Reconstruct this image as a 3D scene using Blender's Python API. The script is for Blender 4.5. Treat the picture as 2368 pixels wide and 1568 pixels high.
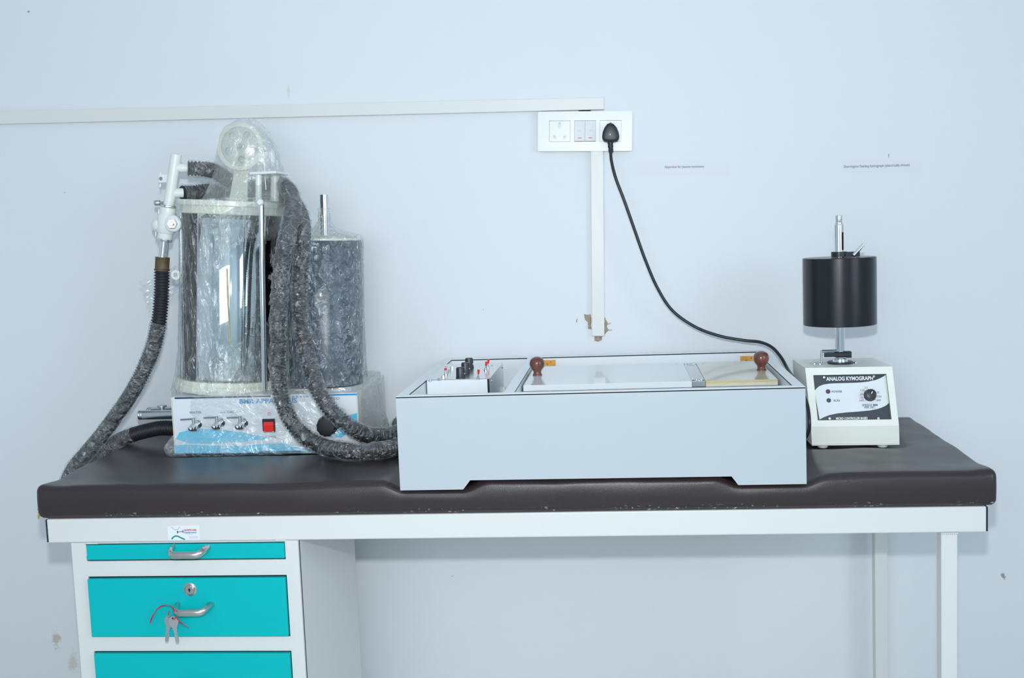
import bpy, bmesh, math, random
from mathutils import Vector, Matrix, noise
random.seed(7)
scene = bpy.context.scene
C = scene.collection
for o in list(bpy.data.objects):
    bpy.data.objects.remove(o)

# ------------------------------------------------------------------ camera
F_PX, CXP, CYP = 2582.8, 1184.0, 784.0
CAM = Vector((1.1664, -2.0673, 1.2768))
PT, YW, RL = .0987, .0997, -.0391
FWD = Vector((-math.sin(YW)*math.cos(PT), math.cos(YW)*math.cos(PT), -math.sin(PT)))
RGT0 = Vector((math.cos(YW), math.sin(YW), 0)); UP0 = RGT0.cross(FWD)
RGT = RGT0*math.cos(RL) + UP0*math.sin(RL)
UPV = UP0*math.cos(RL) - RGT0*math.sin(RL)
cam = bpy.data.cameras.new('camera'); cam.sensor_width = 36; cam.lens = F_PX/2368*36
cam.clip_start = .05; cam.clip_end = 50
cam_o = bpy.data.objects.new('camera', cam); C.objects.link(cam_o)
cam_o.matrix_world = Matrix(((RGT.x, UPV.x, -FWD.x, CAM.x), (RGT.y, UPV.y, -FWD.y, CAM.y),
                             (RGT.z, UPV.z, -FWD.z, CAM.z), (0, 0, 0, 1)))
scene.camera = cam_o

# ------------------------------------------------------------------ light and exposure
scene.view_settings.view_transform = 'Standard'; scene.view_settings.look = 'None'
scene.view_settings.gamma = 1; scene.view_settings.use_curve_mapping = False
scene.view_settings.exposure = -0.38
try:
    scene.cycles.transparent_max_bounces = 24
    scene.cycles.max_bounces = 10
    scene.cycles.diffuse_bounces = 5
except Exception:
    pass
w = bpy.data.worlds.new('room_ambience'); scene.world = w; w.use_nodes = True
w.node_tree.nodes['Background'].inputs[0].default_value = (.62, .80, 1.0, 1)
w.node_tree.nodes['Background'].inputs[1].default_value = .3

def area(name, loc, target, sx, sy, power, col, shape='RECTANGLE'):
    l = bpy.data.lights.new(name, 'AREA'); l.shape = shape; l.size = sx; l.size_y = sy
    l.energy = power; l.color = col
    o = bpy.data.objects.new(name, l); C.objects.link(o); o.location = loc
    o.rotation_euler = (Vector(target)-Vector(loc)).to_track_quat('-Z', 'Y').to_euler()
    return o
# the photographer's flash, a hand's width above the lens
fl = area('camera_flash', CAM + Vector((0, 0, .19)), CAM + Vector((0, 0, .19)) + FWD + Vector((-.12, 0, -.12)), .05, .05, 18.5, (.94, .975, 1.0), 'DISK')
fl.data.spread = math.radians(140)
# daylight through the window in the right-hand wall
area('window_daylight', (3.34, -1.95, 1.65), (0, -1.6, 1.3), 1.5, 1.3, 36, (.74, .89, 1.0))
area('rear_fill_light', (.45, -3.24, 1.5), (.1, 0, .8), 1.7, 1.3, 30, (.90, .96, 1.0))  # added fill behind the camera, evens out the ambient light
# added ceiling fill, lifts the ambient light
area('ceiling_fill_light', (.7, -1.5, 2.93), (.7, -1.5, 0), 1.2, .15, 4, (.82, .93, 1.0))

# ------------------------------------------------------------------ pixel -> world helpers (measuring only)
def ray(x, y): return FWD + RGT*((x-CXP)/F_PX) - UPV*((y-CYP)/F_PX)
def at(x, y, Y):
    d = ray(x, y); return CAM + d*((Y-CAM.y)/d.y)
def onz(x, y, z):
    d = ray(x, y); return CAM + d*((z-CAM.z)/d.z)

# ------------------------------------------------------------------ materials
def nn(nt, t, **kw):
    n = nt.nodes.new(t)
    for k, v in kw.items():
        if k in n.inputs: n.inputs[k].default_value = v
        else: setattr(n, k, v)
    return n
def mat(name, col, rough=.5, metal=0, spec=None, coat=0, bump=None, vary=None, trans=0, ior=None, emit=None, coatr=.05):
    m = bpy.data.materials.new(name); m.use_nodes = True; nt = m.node_tree
    b = nt.nodes['Principled BSDF']
    b.inputs['Base Color'].default_value = (*col, 1); b.inputs['Roughness'].default_value = rough
    b.inputs['Metallic'].default_value = metal
    if spec is not None: b.inputs['Specular IOR Level'].default_value = spec
    if coat: b.inputs['Coat Weight'].default_value = coat; b.inputs['Coat Roughness'].default_value = coatr
    if trans: b.inputs['Transmission Weight'].default_value = trans
    if ior: b.inputs['IOR'].default_value = ior
    if emit: b.inputs['Emission Color'].default_value = (*emit[0], 1); b.inputs['Emission Strength'].default_value = emit[1]
    tc = nn(nt, 'ShaderNodeTexCoord')
    if vary:                                     # (scale, amount, second colour)
        n = nn(nt, 'ShaderNodeTexNoise', Scale=vary[0], Detail=6.0, Roughness=.6)
        nt.links.new(tc.outputs['Object'], n.inputs['Vector'])
        r = nn(nt, 'ShaderNodeMapRange'); r.inputs[1].default_value = .35; r.inputs[2].default_value = .7
        r.inputs[4].default_value = vary[1]; nt.links.new(n.outputs['Fac'], r.inputs[0])
        mx = nn(nt, 'ShaderNodeMix', data_type='RGBA')
        mx.inputs[6].default_value = (*col, 1); mx.inputs[7].default_value = (*vary[2], 1)
        nt.links.new(r.outputs[0], mx.inputs[0]); nt.links.new(mx.outputs[2], b.inputs['Base Color'])
    if bump:                                     # (scale, strength, distance)
        n2 = nn(nt, 'ShaderNodeTexNoise', Scale=bump[0], Detail=4.0)
        nt.links.new(tc.outputs['Object'], n2.inputs['Vector'])
        bp = nn(nt, 'ShaderNodeBump'); bp.inputs['Strength'].default_value = bump[1]; bp.inputs['Distance'].default_value = bump[2]
        nt.links.new(n2.outputs['Fac'], bp.inputs['Height']); nt.links.new(bp.outputs[0], b.inputs['Normal'])
    return m

def film(name, haze=.06, crease=.35, edge=.4, scale=(30, 30, 30), rough=.16, tint=(.9, .93, .92), bumpd=.004, spec=1.0):
    """clear crinkled plastic film: mostly see-through, creases milky, glossy"""
    m = bpy.data.materials.new(name); m.use_nodes = True; nt = m.node_tree; nt.nodes.clear(); L = nt.links.new
    out = nn(nt, 'ShaderNodeOutputMaterial'); tc = nn(nt, 'ShaderNodeTexCoord')
    mp = nn(nt, 'ShaderNodeMapping'); mp.inputs['Scale'].default_value = scale
    L(tc.outputs['Object'], mp.inputs['Vector'])
    n1 = nn(nt, 'ShaderNodeTexNoise', Scale=1.0, Detail=5.0, Distortion=1.2); L(mp.outputs[0], n1.inputs['Vector'])
    ad = nn(nt, 'ShaderNodeVectorMath', operation='MULTIPLY_ADD'); ad.inputs[1].default_value = (1.6, 1.6, 1.6)
    L(n1.outputs['Color'], ad.inputs[0]); L(mp.outputs[0], ad.inputs[2])
    v = nn(nt, 'ShaderNodeTexVoronoi', feature='DISTANCE_TO_EDGE'); v.inputs['Scale'].default_value = 1.0; L(ad.outputs[0], v.inputs['Vector'])
    cr = nn(nt, 'ShaderNodeMapRange'); cr.inputs[1].default_value = 0; cr.inputs[2].default_value = .09; cr.inputs[3].default_value = 1; cr.inputs[4].default_value = 0
    L(v.outputs['Distance'], cr.inputs[0])
    n3 = nn(nt, 'ShaderNodeTexNoise', Scale=.35, Detail=3.0); L(mp.outputs[0], n3.inputs['Vector'])
    r3 = nn(nt, 'ShaderNodeMapRange'); r3.inputs[1].default_value = .42; r3.inputs[2].default_value = .68; L(n3.outputs['Fac'], r3.inputs[0])
    cm = nn(nt, 'ShaderNodeMath', operation='MULTIPLY'); L(cr.outputs[0], cm.inputs[0]); L(r3.outputs[0], cm.inputs[1])
    vf = nn(nt, 'ShaderNodeTexVoronoi', feature='F1'); vf.inputs['Scale'].default_value = 1.0; L(ad.outputs[0], vf.inputs['Vector'])
    hh = nn(nt, 'ShaderNodeMath', operation='MULTIPLY_ADD'); hh.inputs[1].default_value = .9; L(vf.outputs['Distance'], hh.inputs[0]); L(n1.outputs['Fac'], hh.inputs[2])
    bp = nn(nt, 'ShaderNodeBump'); bp.inputs['Strength'].default_value = 1; bp.inputs['Distance'].default_value = bumpd; L(hh.outputs[0], bp.inputs['Height'])
    lw = nn(nt, 'ShaderNodeLayerWeight', Blend=.5)
    pw = nn(nt, 'ShaderNodeMath', operation='POWER'); pw.inputs[1].default_value = 3.0; L(lw.outputs['Facing'], pw.inputs[0])
    o1 = nn(nt, 'ShaderNodeMath', operation='MULTIPLY_ADD'); o1.inputs[1].default_value = edge; o1.inputs[2].default_value = haze; L(pw.outputs[0], o1.inputs[0])
    o2 = nn(nt, 'ShaderNodeMath', operation='MULTIPLY_ADD', use_clamp=True); o2.inputs[1].default_value = crease; L(cm.outputs[0], o2.inputs[0]); L(o1.outputs[0], o2.inputs[2])
    tr = nn(nt, 'ShaderNodeBsdfTransparent'); tr.inputs[0].default_value = (.97, .98, .98, 1)
    df = nn(nt, 'ShaderNodeBsdfDiffuse'); df.inputs[0].default_value = (*tint, 1)
    tl = nn(nt, 'ShaderNodeBsdfTranslucent'); tl.inputs[0].default_value = (*tint, 1)
    dm = nn(nt, 'ShaderNodeMixShader'); dm.inputs[0].default_value = .35; L(df.outputs[0], dm.inputs[1]); L(tl.outputs[0], dm.inputs[2])
    m1 = nn(nt, 'ShaderNodeMixShader'); L(o2.outputs[0], m1.inputs[0]); L(tr.outputs[0], m1.inputs[1]); L(dm.outputs[0], m1.inputs[2])
    gl = nn(nt, 'ShaderNodeBsdfGlossy'); gl.inputs['Color'].default_value = (1, 1, 1, 1); gl.inputs['Roughness'].default_value = rough; L(bp.outputs[0], gl.inputs['Normal'])
    fs = nn(nt, 'ShaderNodeMath', operation='MULTIPLY_ADD', use_clamp=True); fs.inputs[1].default_value = .12; fs.inputs[2].default_value = spec*.04; L(pw.outputs[0], fs.inputs[0])
    m2 = nn(nt, 'ShaderNodeMixShader'); L(fs.outputs[0], m2.inputs[0]); L(m1.outputs[0], m2.inputs[1]); L(gl.outputs[0], m2.inputs[2])
    L(m2.outputs[0], out.inputs[0])
    return m

def clear(name, ior=1.45, tint=(.96, .98, .98), rough=.02):
    """thin clear acrylic wall"""
    m = bpy.data.materials.new(name); m.use_nodes = True; nt = m.node_tree; nt.nodes.clear(); L = nt.links.new
    out = nn(nt, 'ShaderNodeOutputMaterial')
    tr = nn(nt, 'ShaderNodeBsdfTransparent'); tr.inputs[0].default_value = (*tint, 1)
    gl = nn(nt, 'ShaderNodeBsdfGlossy'); gl.inputs['Roughness'].default_value = rough
    fr = nn(nt, 'ShaderNodeFresnel', IOR=ior)
    m1 = nn(nt, 'ShaderNodeMixShader'); L(fr.outputs[0], m1.inputs[0]); L(tr.outputs[0], m1.inputs[1]); L(gl.outputs[0], m1.inputs[2])
    L(m1.outputs[0], out.inputs[0]); return m

def wall_material(stains):
    m = mat('wall_paint', (.78, .81, .845), .5, bump=(240, .10, .0015)); nt = m.node_tree; L = nt.links.new
    b = nt.nodes['Principled BSDF']; b.inputs['Specular IOR Level'].default_value = .35
    tc = nn(nt, 'ShaderNodeTexCoord')
    n = nn(nt, 'ShaderNodeTexNoise', Scale=3.0, Detail=5.0); L(tc.outputs['Object'], n.inputs['Vector'])
    mx = nn(nt, 'ShaderNodeMix', data_type='RGBA'); mx.inputs[6].default_value = (.79, .82, .85, 1); mx.inputs[7].default_value = (.77, .80, .83, 1)
    L(n.outputs['Fac'], mx.inputs[0]); last = mx.outputs[2]
    nz = nn(nt, 'ShaderNodeTexNoise', Scale=70.0, Detail=6.0, Roughness=.7); L(tc.outputs['Object'], nz.inputs['Vector'])
    for (c, sx, sz, col, amt) in stains:
        s = nn(nt, 'ShaderNodeVectorMath', operation='SUBTRACT'); s.inputs[1].default_value = c; L(tc.outputs['Object'], s.inputs[0])
        sc = nn(nt, 'ShaderNodeVectorMath', operation='MULTIPLY'); sc.inputs[1].default_value = (1/sx, 0, 1/sz); L(s.outputs[0], sc.inputs[0])
        ln = nn(nt, 'ShaderNodeVectorMath', operation='LENGTH'); L(sc.outputs[0], ln.inputs[0])
        a = nn(nt, 'ShaderNodeMath', operation='MULTIPLY_ADD'); a.inputs[1].default_value = 4.0; L(nz.outputs['Fac'], a.inputs[0]); L(ln.outputs['Value'], a.inputs[2])
        r = nn(nt, 'ShaderNodeMapRange'); r.inputs[1].default_value = 2.2; r.inputs[2].default_value = 2.9; r.inputs[3].default_value = amt; r.inputs[4].default_value = 0
        L(a.outputs[0], r.inputs[0])
        q = nn(nt, 'ShaderNodeMix', data_type='RGBA'); q.inputs[7].default_value = (*col, 1)
        L(r.outputs[0], q.inputs[0]); L(last, q.inputs[6]); last = q.outputs[2]
    L(last, b.inputs['Base Color']); return m

WALL_Y = .62
def wst(px, py, sx, sz, col, amt):
    p = at(px, py, WALL_Y); return ((p.x, p.y, p.z), sx, sz, col, amt)
M = {}
M['wall'] = wall_material([wst(667, 211, .005, .016, (.55, .48, .40), .35), wst(130, 1478, .013, .03, (.42, .31, .19), .55),
    wst(168, 1528, .016, .035, (.58, .46, .30), .5), wst(2320, 1332, .006, .010, (.18, .14, .1), .9), wst(1510, 1409, .004, .004, (.2, .15, .12), .9),
    wst(66, 27, .003, .003, (.2, .2, .22), .8), wst(1117, 716, .002, .002, (.1, .1, .12), .9), wst(150, 445, .002, .002, (.3, .3, .32), .8), wst(2055, 360, .002, .006, (.2, .26, .32), .8),
    wst(1046, 1332, .004, .003, (.4, .4, .4), .6)])
M['room'] = mat('room_paint', (.80, .84, .87), .6, bump=(200, .1, .001))
M['ceil'] = mat('ceiling_paint', (.75, .8, .84), .7, bump=(150, .1, .001))
M['floor'] = mat('floor_tile', (.62, .63, .62), .3, vary=(4, .5, (.55, .56, .56)))
M['white'] = mat('white_enamel', (.73, .74, .73), .32, vary=(5, .25, (.71, .72, .70)))
M['pvc'] = mat('white_pvc', (.77, .77, .75), .38, vary=(6, .3, (.75, .75, .72)))
M['plate'] = mat('switch_plate_white', (.78, .79, .80), .3)
M['dark'] = mat('dark_gap', (.012, .013, .016), .8)  # near black for joints, also paints the shade in gaps
M['navy'] = mat('navy_plastic', (.012, .016, .045), .4)
M['teal'] = mat('teal_enamel', (.0, .48, .50), .4, spec=.2, vary=(7, .3, (.0, .455, .48)))
M['chrome'] = mat('chrome', (.78, .80, .82), .10, 1)
M['chrome_s'] = mat('satin_chrome', (.62, .60, .57), .28, 1, bump=(300, .15, .0004))
M['mirror'] = mat('polished_bell', (.90, .92, .93), .035, 1)
M['steel'] = mat('steel', (.60, .62, .63), .3, 1)
M['alu'] = mat('brushed_aluminium', (.74, .77, .79), .22, 1, vary=(30, .4, (.66, .70, .72)))
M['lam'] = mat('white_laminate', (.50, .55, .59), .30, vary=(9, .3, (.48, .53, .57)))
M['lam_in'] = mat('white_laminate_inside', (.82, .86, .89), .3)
M['mdf'] = mat('bare_board_edge', (.28, .10, .05), .8, vary=(60, .9, (.42, .25, .15)))
M['gloss_board'] = mat('glossy_board', (.80, .83, .84), .22, coat=.45, coatr=.04)
M['ply'] = mat('yellowed_glossy_board', (.72, .66, .46), .2, coat=.5, coatr=.06, vary=(9, .9, (.76, .76, .68)))
M['ply_edge'] = mat('yellow_board_edge', (.66, .52, .22), .3, vary=(20, .6, (.7, .6, .35)))
M['block'] = mat('orange_wood', (.78, .38, .04), .5, vary=(60, .8, (.62, .26, .03)))
M['knobw'] = mat('dark_polished_wood', (.20, .062, .034), .25, coat=.5, vary=(45, 1.0, (.06, .022, .018)))
M['black'] = mat('black_plastic', (.018, .022, .028), .38)
M['rubber'] = mat('black_rubber', (.016, .019, .024), .45, vary=(40, .5, (.03, .032, .036)))
M['cable'] = mat('cable_black', (.012, .017, .024), .35)
M['drum'] = mat('black_anodised', (.008, .0095, .013), .26, spec=.45, bump=(500, .06, .0003))
M['drum2'] = mat('grey_black_drum', (.05, .078, .115), .30, 0, bump=(100, .1, .0005))
M['red'] = mat('red_plastic', (.85, .02, .012), .35)
M['redstr'] = mat('red_ribbon', (.62, .015, .04), .45, vary=(150, .7, (.35, .02, .06)))
M['cream'] = mat('cream_enamel', (.90, .91, .84), .35, vary=(8, .4, (.88, .89, .82)))
M['green_edge'] = mat('greenish_edge', (.42, .56, .20), .5)
M['panel_w'] = mat('panel_white', (.82, .86, .9), .3)
M['panel_k'] = mat('panel_black', (.035, .042, .06), .35)
M['ink'] = mat('ink_dark_blue', (.03, .07, .13), .5)
M['ink_g'] = mat('ink_grey', (.16, .20, .24), .5)
M['ink_w'] = mat('ink_white', (.9, .92, .93), .5)
M['blue'] = mat('ink_blue', (.02, .33, .70), .5)
M['cyan'] = mat('ink_cyan', (.10, .62, .90), .4, vary=(14, .8, (.25, .70, .92)))
M['inkred'] = mat('ink_red', (.7, .03, .04), .5)
M['green'] = mat('ink_green', (.01, .32, .13), .5)
M['grey'] = mat('ink_light_grey', (.52, .55, .58), .5)
M['led_r'] = mat('led_red_off', (.06, .012, .014), .15, coat=1)
M['led_g'] = mat('led_green_off', (.008, .05, .05), .15, coat=1)
M['screw'] = mat('screw_steel', (.7, .72, .72), .25, 1)
M['cavity'] = mat('hole_shade', (.20, .28, .31), .6)  # darkened to put the shade of the holes into the colour
M['acryl'] = mat('ivory_acrylic', (.80, .80, .70), .25, vary=(12, .4, (.74, .74, .60)))
M['pulley'] = mat('translucent_ivory_acrylic', (.76, .79, .71), .2, trans=.25, ior=1.2)
M['tee'] = mat('white_pipe_plastic', (.80, .83, .80), .28, vary=(20, .4, (.78, .79, .70)))
M['brown_rub'] = mat('aged_brown_rubber', (.14, .085, .03), .55, vary=(60, .9, (.05, .04, .03)))
M['plaster'] = mat('broken_plaster', (.40, .31, .21), .9, bump=(300, .8, .004), vary=(160, 1.0, (.55, .47, .38)))
M['paper'] = mat('paper_strip', (.79, .785, .825), .6)
M['foam'] = mat('yellow_foam', (.45, .32, .08), .9, bump=(400, .8, .003))
M['key'] = mat('nickel_key', (.72, .73, .72), .3, 1)
M['clear'] = clear('clear_acrylic_tube')
M['film'] = film('clear_film_loose', .07, .35, .35, (34, 34, 20), .25, spec=3.5)
M['film_hood'] = film('clear_film_hood', .17, .40, .45, (34, 34, 22), .25, spec=3.5)
M['film_bell'] = film('clear_film_stretched', .03, .45, .22, (46, 46, 18), .28, bumpd=.011, spec=3)
M['film_drum'] = film('clear_film_tight', .01, .40, .12, (46, 46, 34), .28, bumpd=.013, spec=4.5)
M['film_bag'] = film('clear_film_bag', .11, .35, .5, (26, 30, 34), .25, spec=3.5)
M['film_hose'] = film('clear_film_on_hose', .004, .30, .08, (62, 62, 62), .30, bumpd=.009, spec=4.5)

def vinyl():
    m = mat('brown_vinyl', (.050, .038, .040), .33, spec=.5, bump=(700, .30, .0008)); nt = m.node_tree; L = nt.links.new
    b = nt.nodes['Principled BSDF']; tc = nn(nt, 'ShaderNodeTexCoord')
    n = nn(nt, 'ShaderNodeTexNoise', Scale=900.0, Detail=2.0); L(tc.outputs['Object'], n.inputs['Vector'])
    a = nn(nt, 'ShaderNodeMix', data_type='RGBA'); a.inputs[6].default_value = (.022, .015, .017, 1); a.inputs[7].default_value = (.042, .030, .033, 1); L(n.outputs['Fac'], a.inputs[0])
    # worn white flecks along the lower front hem
    sp = nn(nt, 'ShaderNodeSeparateXYZ'); L(tc.outputs['Object'], sp.inputs[0])
    zz = nn(nt, 'ShaderNodeMapRange'); zz.inputs[1].default_value = .752; zz.inputs[2].default_value = .744; L(sp.outputs['Z'], zz.inputs[0])
    mp = nn(nt, 'ShaderNodeMapping'); mp.inputs['Scale'].default_value = (1, 1, 1.8); L(tc.outputs['Object'], mp.inputs[0])
    n2 = nn(nt, 'ShaderNodeTexNoise', Scale=130.0, Detail=4.0); L(mp.outputs[0], n2.inputs['Vector'])
    n3 = nn(nt, 'ShaderNodeTexNoise', Scale=7.0, Detail=1.0); L(tc.outputs['Object'], n3.inputs['Vector'])
    g = nn(nt, 'ShaderNodeMapRange'); g.inputs[1].default_value = .62; g.inputs[2].default_value = .66; L(n2.outputs['Fac'], g.inputs[0])
    g3 = nn(nt, 'ShaderNodeMapRange'); g3.inputs[1].default_value = .50; g3.inputs[2].default_value = .56; L(n3.outputs['Fac'], g3.inputs[0])
    p1 = nn(nt, 'ShaderNodeMath', operation='MULTIPLY'); L(zz.outputs[0], p1.inputs[0]); L(g.outputs[0], p1.inputs[1])
    p2 = nn(nt, 'ShaderNodeMath', operation='MULTIPLY'); L(p1.outputs[0], p2.inputs[0]); L(g3.outputs[0], p2.inputs[1])
    q = nn(nt, 'ShaderNodeMix', data_type='RGBA'); q.inputs[7].default_value = (.6, .58, .58, 1); L(p2.outputs[0], q.inputs[0]); L(a.outputs[2], q.inputs[6])
    L(q.outputs[2], b.inputs['Base Color']); return m
M['vinyl'] = vinyl()

# ------------------------------------------------------------------ object helpers
XF = Matrix.Identity(4)
ROOT = {}
def tag(o, label=None, cat=None, group=None, kind=None):
    if label: o['label'] = label
    if cat: o['category'] = cat
    if group: o['group'] = group
    if kind: o['kind'] = kind
    return o
def thing(name, loc, label, cat, group=None):
    o = bpy.data.objects.new(name, None); C.objects.link(o); o.location = loc; o.empty_display_size = .05
    ROOT[o.name] = Vector(loc); return tag(o, label, cat, group)
def link(name, me, m, parent=None, smooth=False, angle=None):
    o = bpy.data.objects.new(name, me); C.objects.link(o)
    me.name = name
    if m is not None and not me.materials:
        for k in (m if isinstance(m, (list, tuple)) else [m]): me.materials.append(M[k] if isinstance(k, str) else k)
    if smooth:
        me.shade_smooth() if hasattr(me, 'shade_smooth') else None
        if angle: me.set_sharp_from_angle(angle=math.radians(angle))
    if parent is not None:
        o.parent = parent
        if parent.name in ROOT: o.matrix_parent_inverse = Matrix.Translation(-ROOT[parent.name])
    return o
def finish(name, bm, m, parent=None, smooth=False, angle=None):
    bm.transform(XF)
    bmesh.ops.recalc_face_normals(bm, faces=bm.faces[:])
    me = bpy.data.meshes.new(name); bm.to_mesh(me); bm.free()
    return link(name, me, m, parent, smooth, angle)
def hexa(bm, p):    # 8 points: bottom 4 ccw, top 4 ccw
    v = [bm.verts.new(q) for q in p]
    for f in ((3, 2, 1, 0), (4, 5, 6, 7), (0, 1, 5, 4), (1, 2, 6, 5), (2, 3, 7, 6), (3, 0, 4, 7)): bm.faces.new([v[i] for i in f])
def bx(bm, x0, x1, y0, y1, z0, z1):
    hexa(bm, [(x0, y0, z0), (x1, y0, z0), (x1, y1, z0), (x0, y1, z0), (x0, y0, z1), (x1, y0, z1), (x1, y1, z1), (x0, y1, z1)])
def bevel(bm, r, seg=2):
    if r > 0: bmesh.ops.bevel(bm, geom=bm.edges[:], offset=r, segments=seg, profile=.5, affect='EDGES', clamp_overlap=True)
def box(name, x0, x1, y0, y1, z0, z1, m, parent=None, r=.0008):
    bm = bmesh.new(); bx(bm, x0, x1, y0, y1, z0, z1); bevel(bm, r); return finish(name, bm, m, parent)
def hexbox(name, pts, m, parent=None, r=.0008):
    bm = bmesh.new(); hexa(bm, pts); bmesh.ops.recalc_face_normals(bm, faces=bm.faces[:]); bevel(bm, r); return finish(name, bm, m, parent)
def frame_of(d):
    d = Vector(d).normalized(); a = Vector((0, 0, 1)) if abs(d.z) < .9 else Vector((1, 0, 0))
    u = a.cross(d).normalized(); return u, d.cross(u), d
def lathe_bm(bm, prof, org, axis=(0, 0, 1), seg=32):
    u, v, d = frame_of(axis); org = Vector(org); rings = []
    for (r, h) in prof:
        c = org + d*h
        rings.append([bm.verts.new(c)] if r < 1e-7 else [bm.verts.new(c + (u*math.cos(2*math.pi*i/seg) + v*math.sin(2*math.pi*i/seg))*r) for i in range(seg)])
    for a, b in zip(rings, rings[1:]):
        for i in range(seg):
            j = (i+1) % seg
            if len(a) == 1 and len(b) == 1: continue
            if len(a) == 1: bm.faces.new((a[0], b[j], b[i]))
            elif len(b) == 1: bm.faces.new((a[i], a[j], b[0]))
            else: bm.faces.new((a[i], a[j], b[j], b[i]))
def lathe(name, prof, org, m, parent=None, axis=(0, 0, 1), seg=32, angle=35):
    bm = bmesh.new(); lathe_bm(bm, prof, org, axis, seg); return finish(name, bm, m, parent, True, angle)
def cyl(name, p0, p1, r, m, parent=None, seg=24, r1=None, ch=.0006):
    p0 = Vector(p0); p1 = Vector(p1); h = (p1-p0).length; r1 = r if r1 is None else r1; c = min(ch, r*.3)
    return lathe(name, [(0, 0), (r-c, 0), (r, c), (r1, h-c), (r1-c, h), (0, h)], p0, m, parent, p1-p0, seg)
def spline(pts, ds):
    pts = [Vector(p) for p in pts]; P = [pts[0]*2-pts[1]] + pts + [pts[-1]*2-pts[-2]]; dense = []
    for i in range(1, len(P)-2):
        a, b, c, d = P[i-1], P[i], P[i+1], P[i+2]
        for k in range(24):
            t = k/24; dense.append(.5*((2*b)+(c-a)*t+(2*a-5*b+4*c-d)*t*t+(3*b-a-3*c+d)*t**3))
    dense.append(pts[-1]); acc = [0]
    for a, b in zip(dense, dense[1:]): acc.append(acc[-1]+(b-a).length)
    n = max(2, int(acc[-1]/ds)); out = []; j = 0
    for k in range(n+1):
        s = acc[-1]*k/n
        while j < len(acc)-2 and acc[j+1] < s: j += 1
        t = (s-acc[j])/max(1e-9, acc[j+1]-acc[j]); out.append(dense[j].lerp(dense[j+1], min(1, max(0, t))))
    return out, acc[-1]
def sweep_bm(bm, pts, rad, seg=16, caps=True):
    """rad(i, s, ang) -> radius"""
    n = len(pts); T = [(pts[min(i+1, n-1)]-pts[max(i-1, 0)]).normalized() for i in range(n)]
    u, v, _ = frame_of(T[0]); rings = []; s = 0
    for i in range(n):
        if i: s += (pts[i]-pts[i-1]).length
        u = (u - T[i]*u.dot(T[i])).normalized(); v = T[i].cross(u); ring = []
        for k in range(seg):
            a = 2*math.pi*k/seg; r = rad(i, s, a)
            ring.append(bm.verts.new(pts[i] + (u*math.cos(a)+v*math.sin(a))*r))
        rings.append(ring)
    for a, b in zip(rings, rings[1:]):
        for k in range(seg):
            j = (k+1) % seg; bm.faces.new((a[k], a[j], b[j], b[k]))
    if caps: bm.faces.new(rings[0][::-1]); bm.faces.new(rings[-1])
def tube(name, pts, r, m, parent=None, seg=14, ds=.004):
    p, L = spline(pts, ds); bm = bmesh.new(); sweep_bm(bm, p, (lambda i, s, a: r), seg); return finish(name, bm, m, parent, True, 50)
def hose(name, pts, parent, r=.0155, amp=.0021, pitch=.0075, m='rubber'):
    p, L = spline(pts, pitch/5); bm = bmesh.new()
    sweep_bm(bm, p, (lambda i, s, a: r + amp*math.sin(2*math.pi*s/pitch)), 18); return finish(name, bm, m, parent, True)
def hose_film(name, pts, parent, r=.0186, seedv=0, m='film_hose'):
    p, L = spline(pts, .0026); bm = bmesh.new()
    def rad(i, s, a):
        q = Vector((math.cos(a)*1.3+seedv, math.sin(a)*1.3, s*95)); q2 = Vector((math.cos(a)*2.2, math.sin(a)*2.2+seedv, s*210+a*.8))
        return r + .0034*(noise.noise(q)) + .0022*abs(noise.noise(q2)) + .002*noise.noise(Vector((seedv, a*.3, s*18)))
    sweep_bm(bm, p, rad, 26, False); return finish(name, bm, m, parent, True)
def curve_mesh(cu, frame):
    ob = bpy.data.objects.new('tmp', cu); C.objects.link(ob); dg = bpy.context.evaluated_depsgraph_get()
    me = bpy.data.meshes.new_from_object(ob.evaluated_get(dg)); bpy.data.objects.remove(ob); bpy.data.curves.remove(cu)
    me.materials.clear(); me.transform(XF @ frame); return me
def mk_frame(org, right, up):
    r = Vector(right).normalized(); n = r.cross(Vector(up)).normalized(); u = n.cross(r); o = Vector(org)
    return Matrix(((r.x, u.x, n.x, o.x), (r.y, u.y, n.y, o.y), (r.z, u.z, n.z, o.z), (0, 0, 0, 1)))
def text(name, s, org, right, up, size, m, parent, bold=0.0, align='LEFT', width=None, ex=.00012, lift=.00025):
    cu = bpy.data.curves.new(name, 'FONT'); cu.body = s; cu.size = size; cu.align_x = align; cu.align_y = 'CENTER'
    cu.offset = bold*size; cu.extrude = ex; cu.resolution_u = 3
    fr = mk_frame(org, right, up); fr = fr @ Matrix.Translation((0, 0, lift))
    me = curve_mesh(cu, Matrix.Identity(4) if False else fr)
    if width:
        xs = [(fr.inverted() @ XF.inverted() @ v.co).x for v in me.vertices]; w0 = max(xs)-min(xs)
        me.transform(XF @ fr @ Matrix.Diagonal((width/w0, 1, 1, 1)) @ fr.inverted() @ XF.inverted())
    return link(name, me, m, parent)
def plate2d(name, loops, frame, th, m, parent=None, bev=0):
    """2D outline (with holes) extruded by th, centred on the frame plane"""
    cu = bpy.data.curves.new(name, 'CURVE'); cu.dimensions = '2D'; cu.fill_mode = 'BOTH'; cu.extrude = th/2
    for lp in loops:
        sp = cu.splines.new('POLY'); sp.points.add(len(lp)-1); sp.use_cyclic_u = True
        for q, (x, y) in zip(sp.points, lp): q.co = (x, y, 0, 1)
    return link(name, curve_mesh(cu, frame), m, parent)
def circ(cx, cy, r, n=24, ry=None, a0=0): return [(cx+r*math.cos(a0+2*math.pi*i/n), cy+(ry or r)*math.sin(a0+2*math.pi*i/n)) for i in range(n)]
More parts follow.
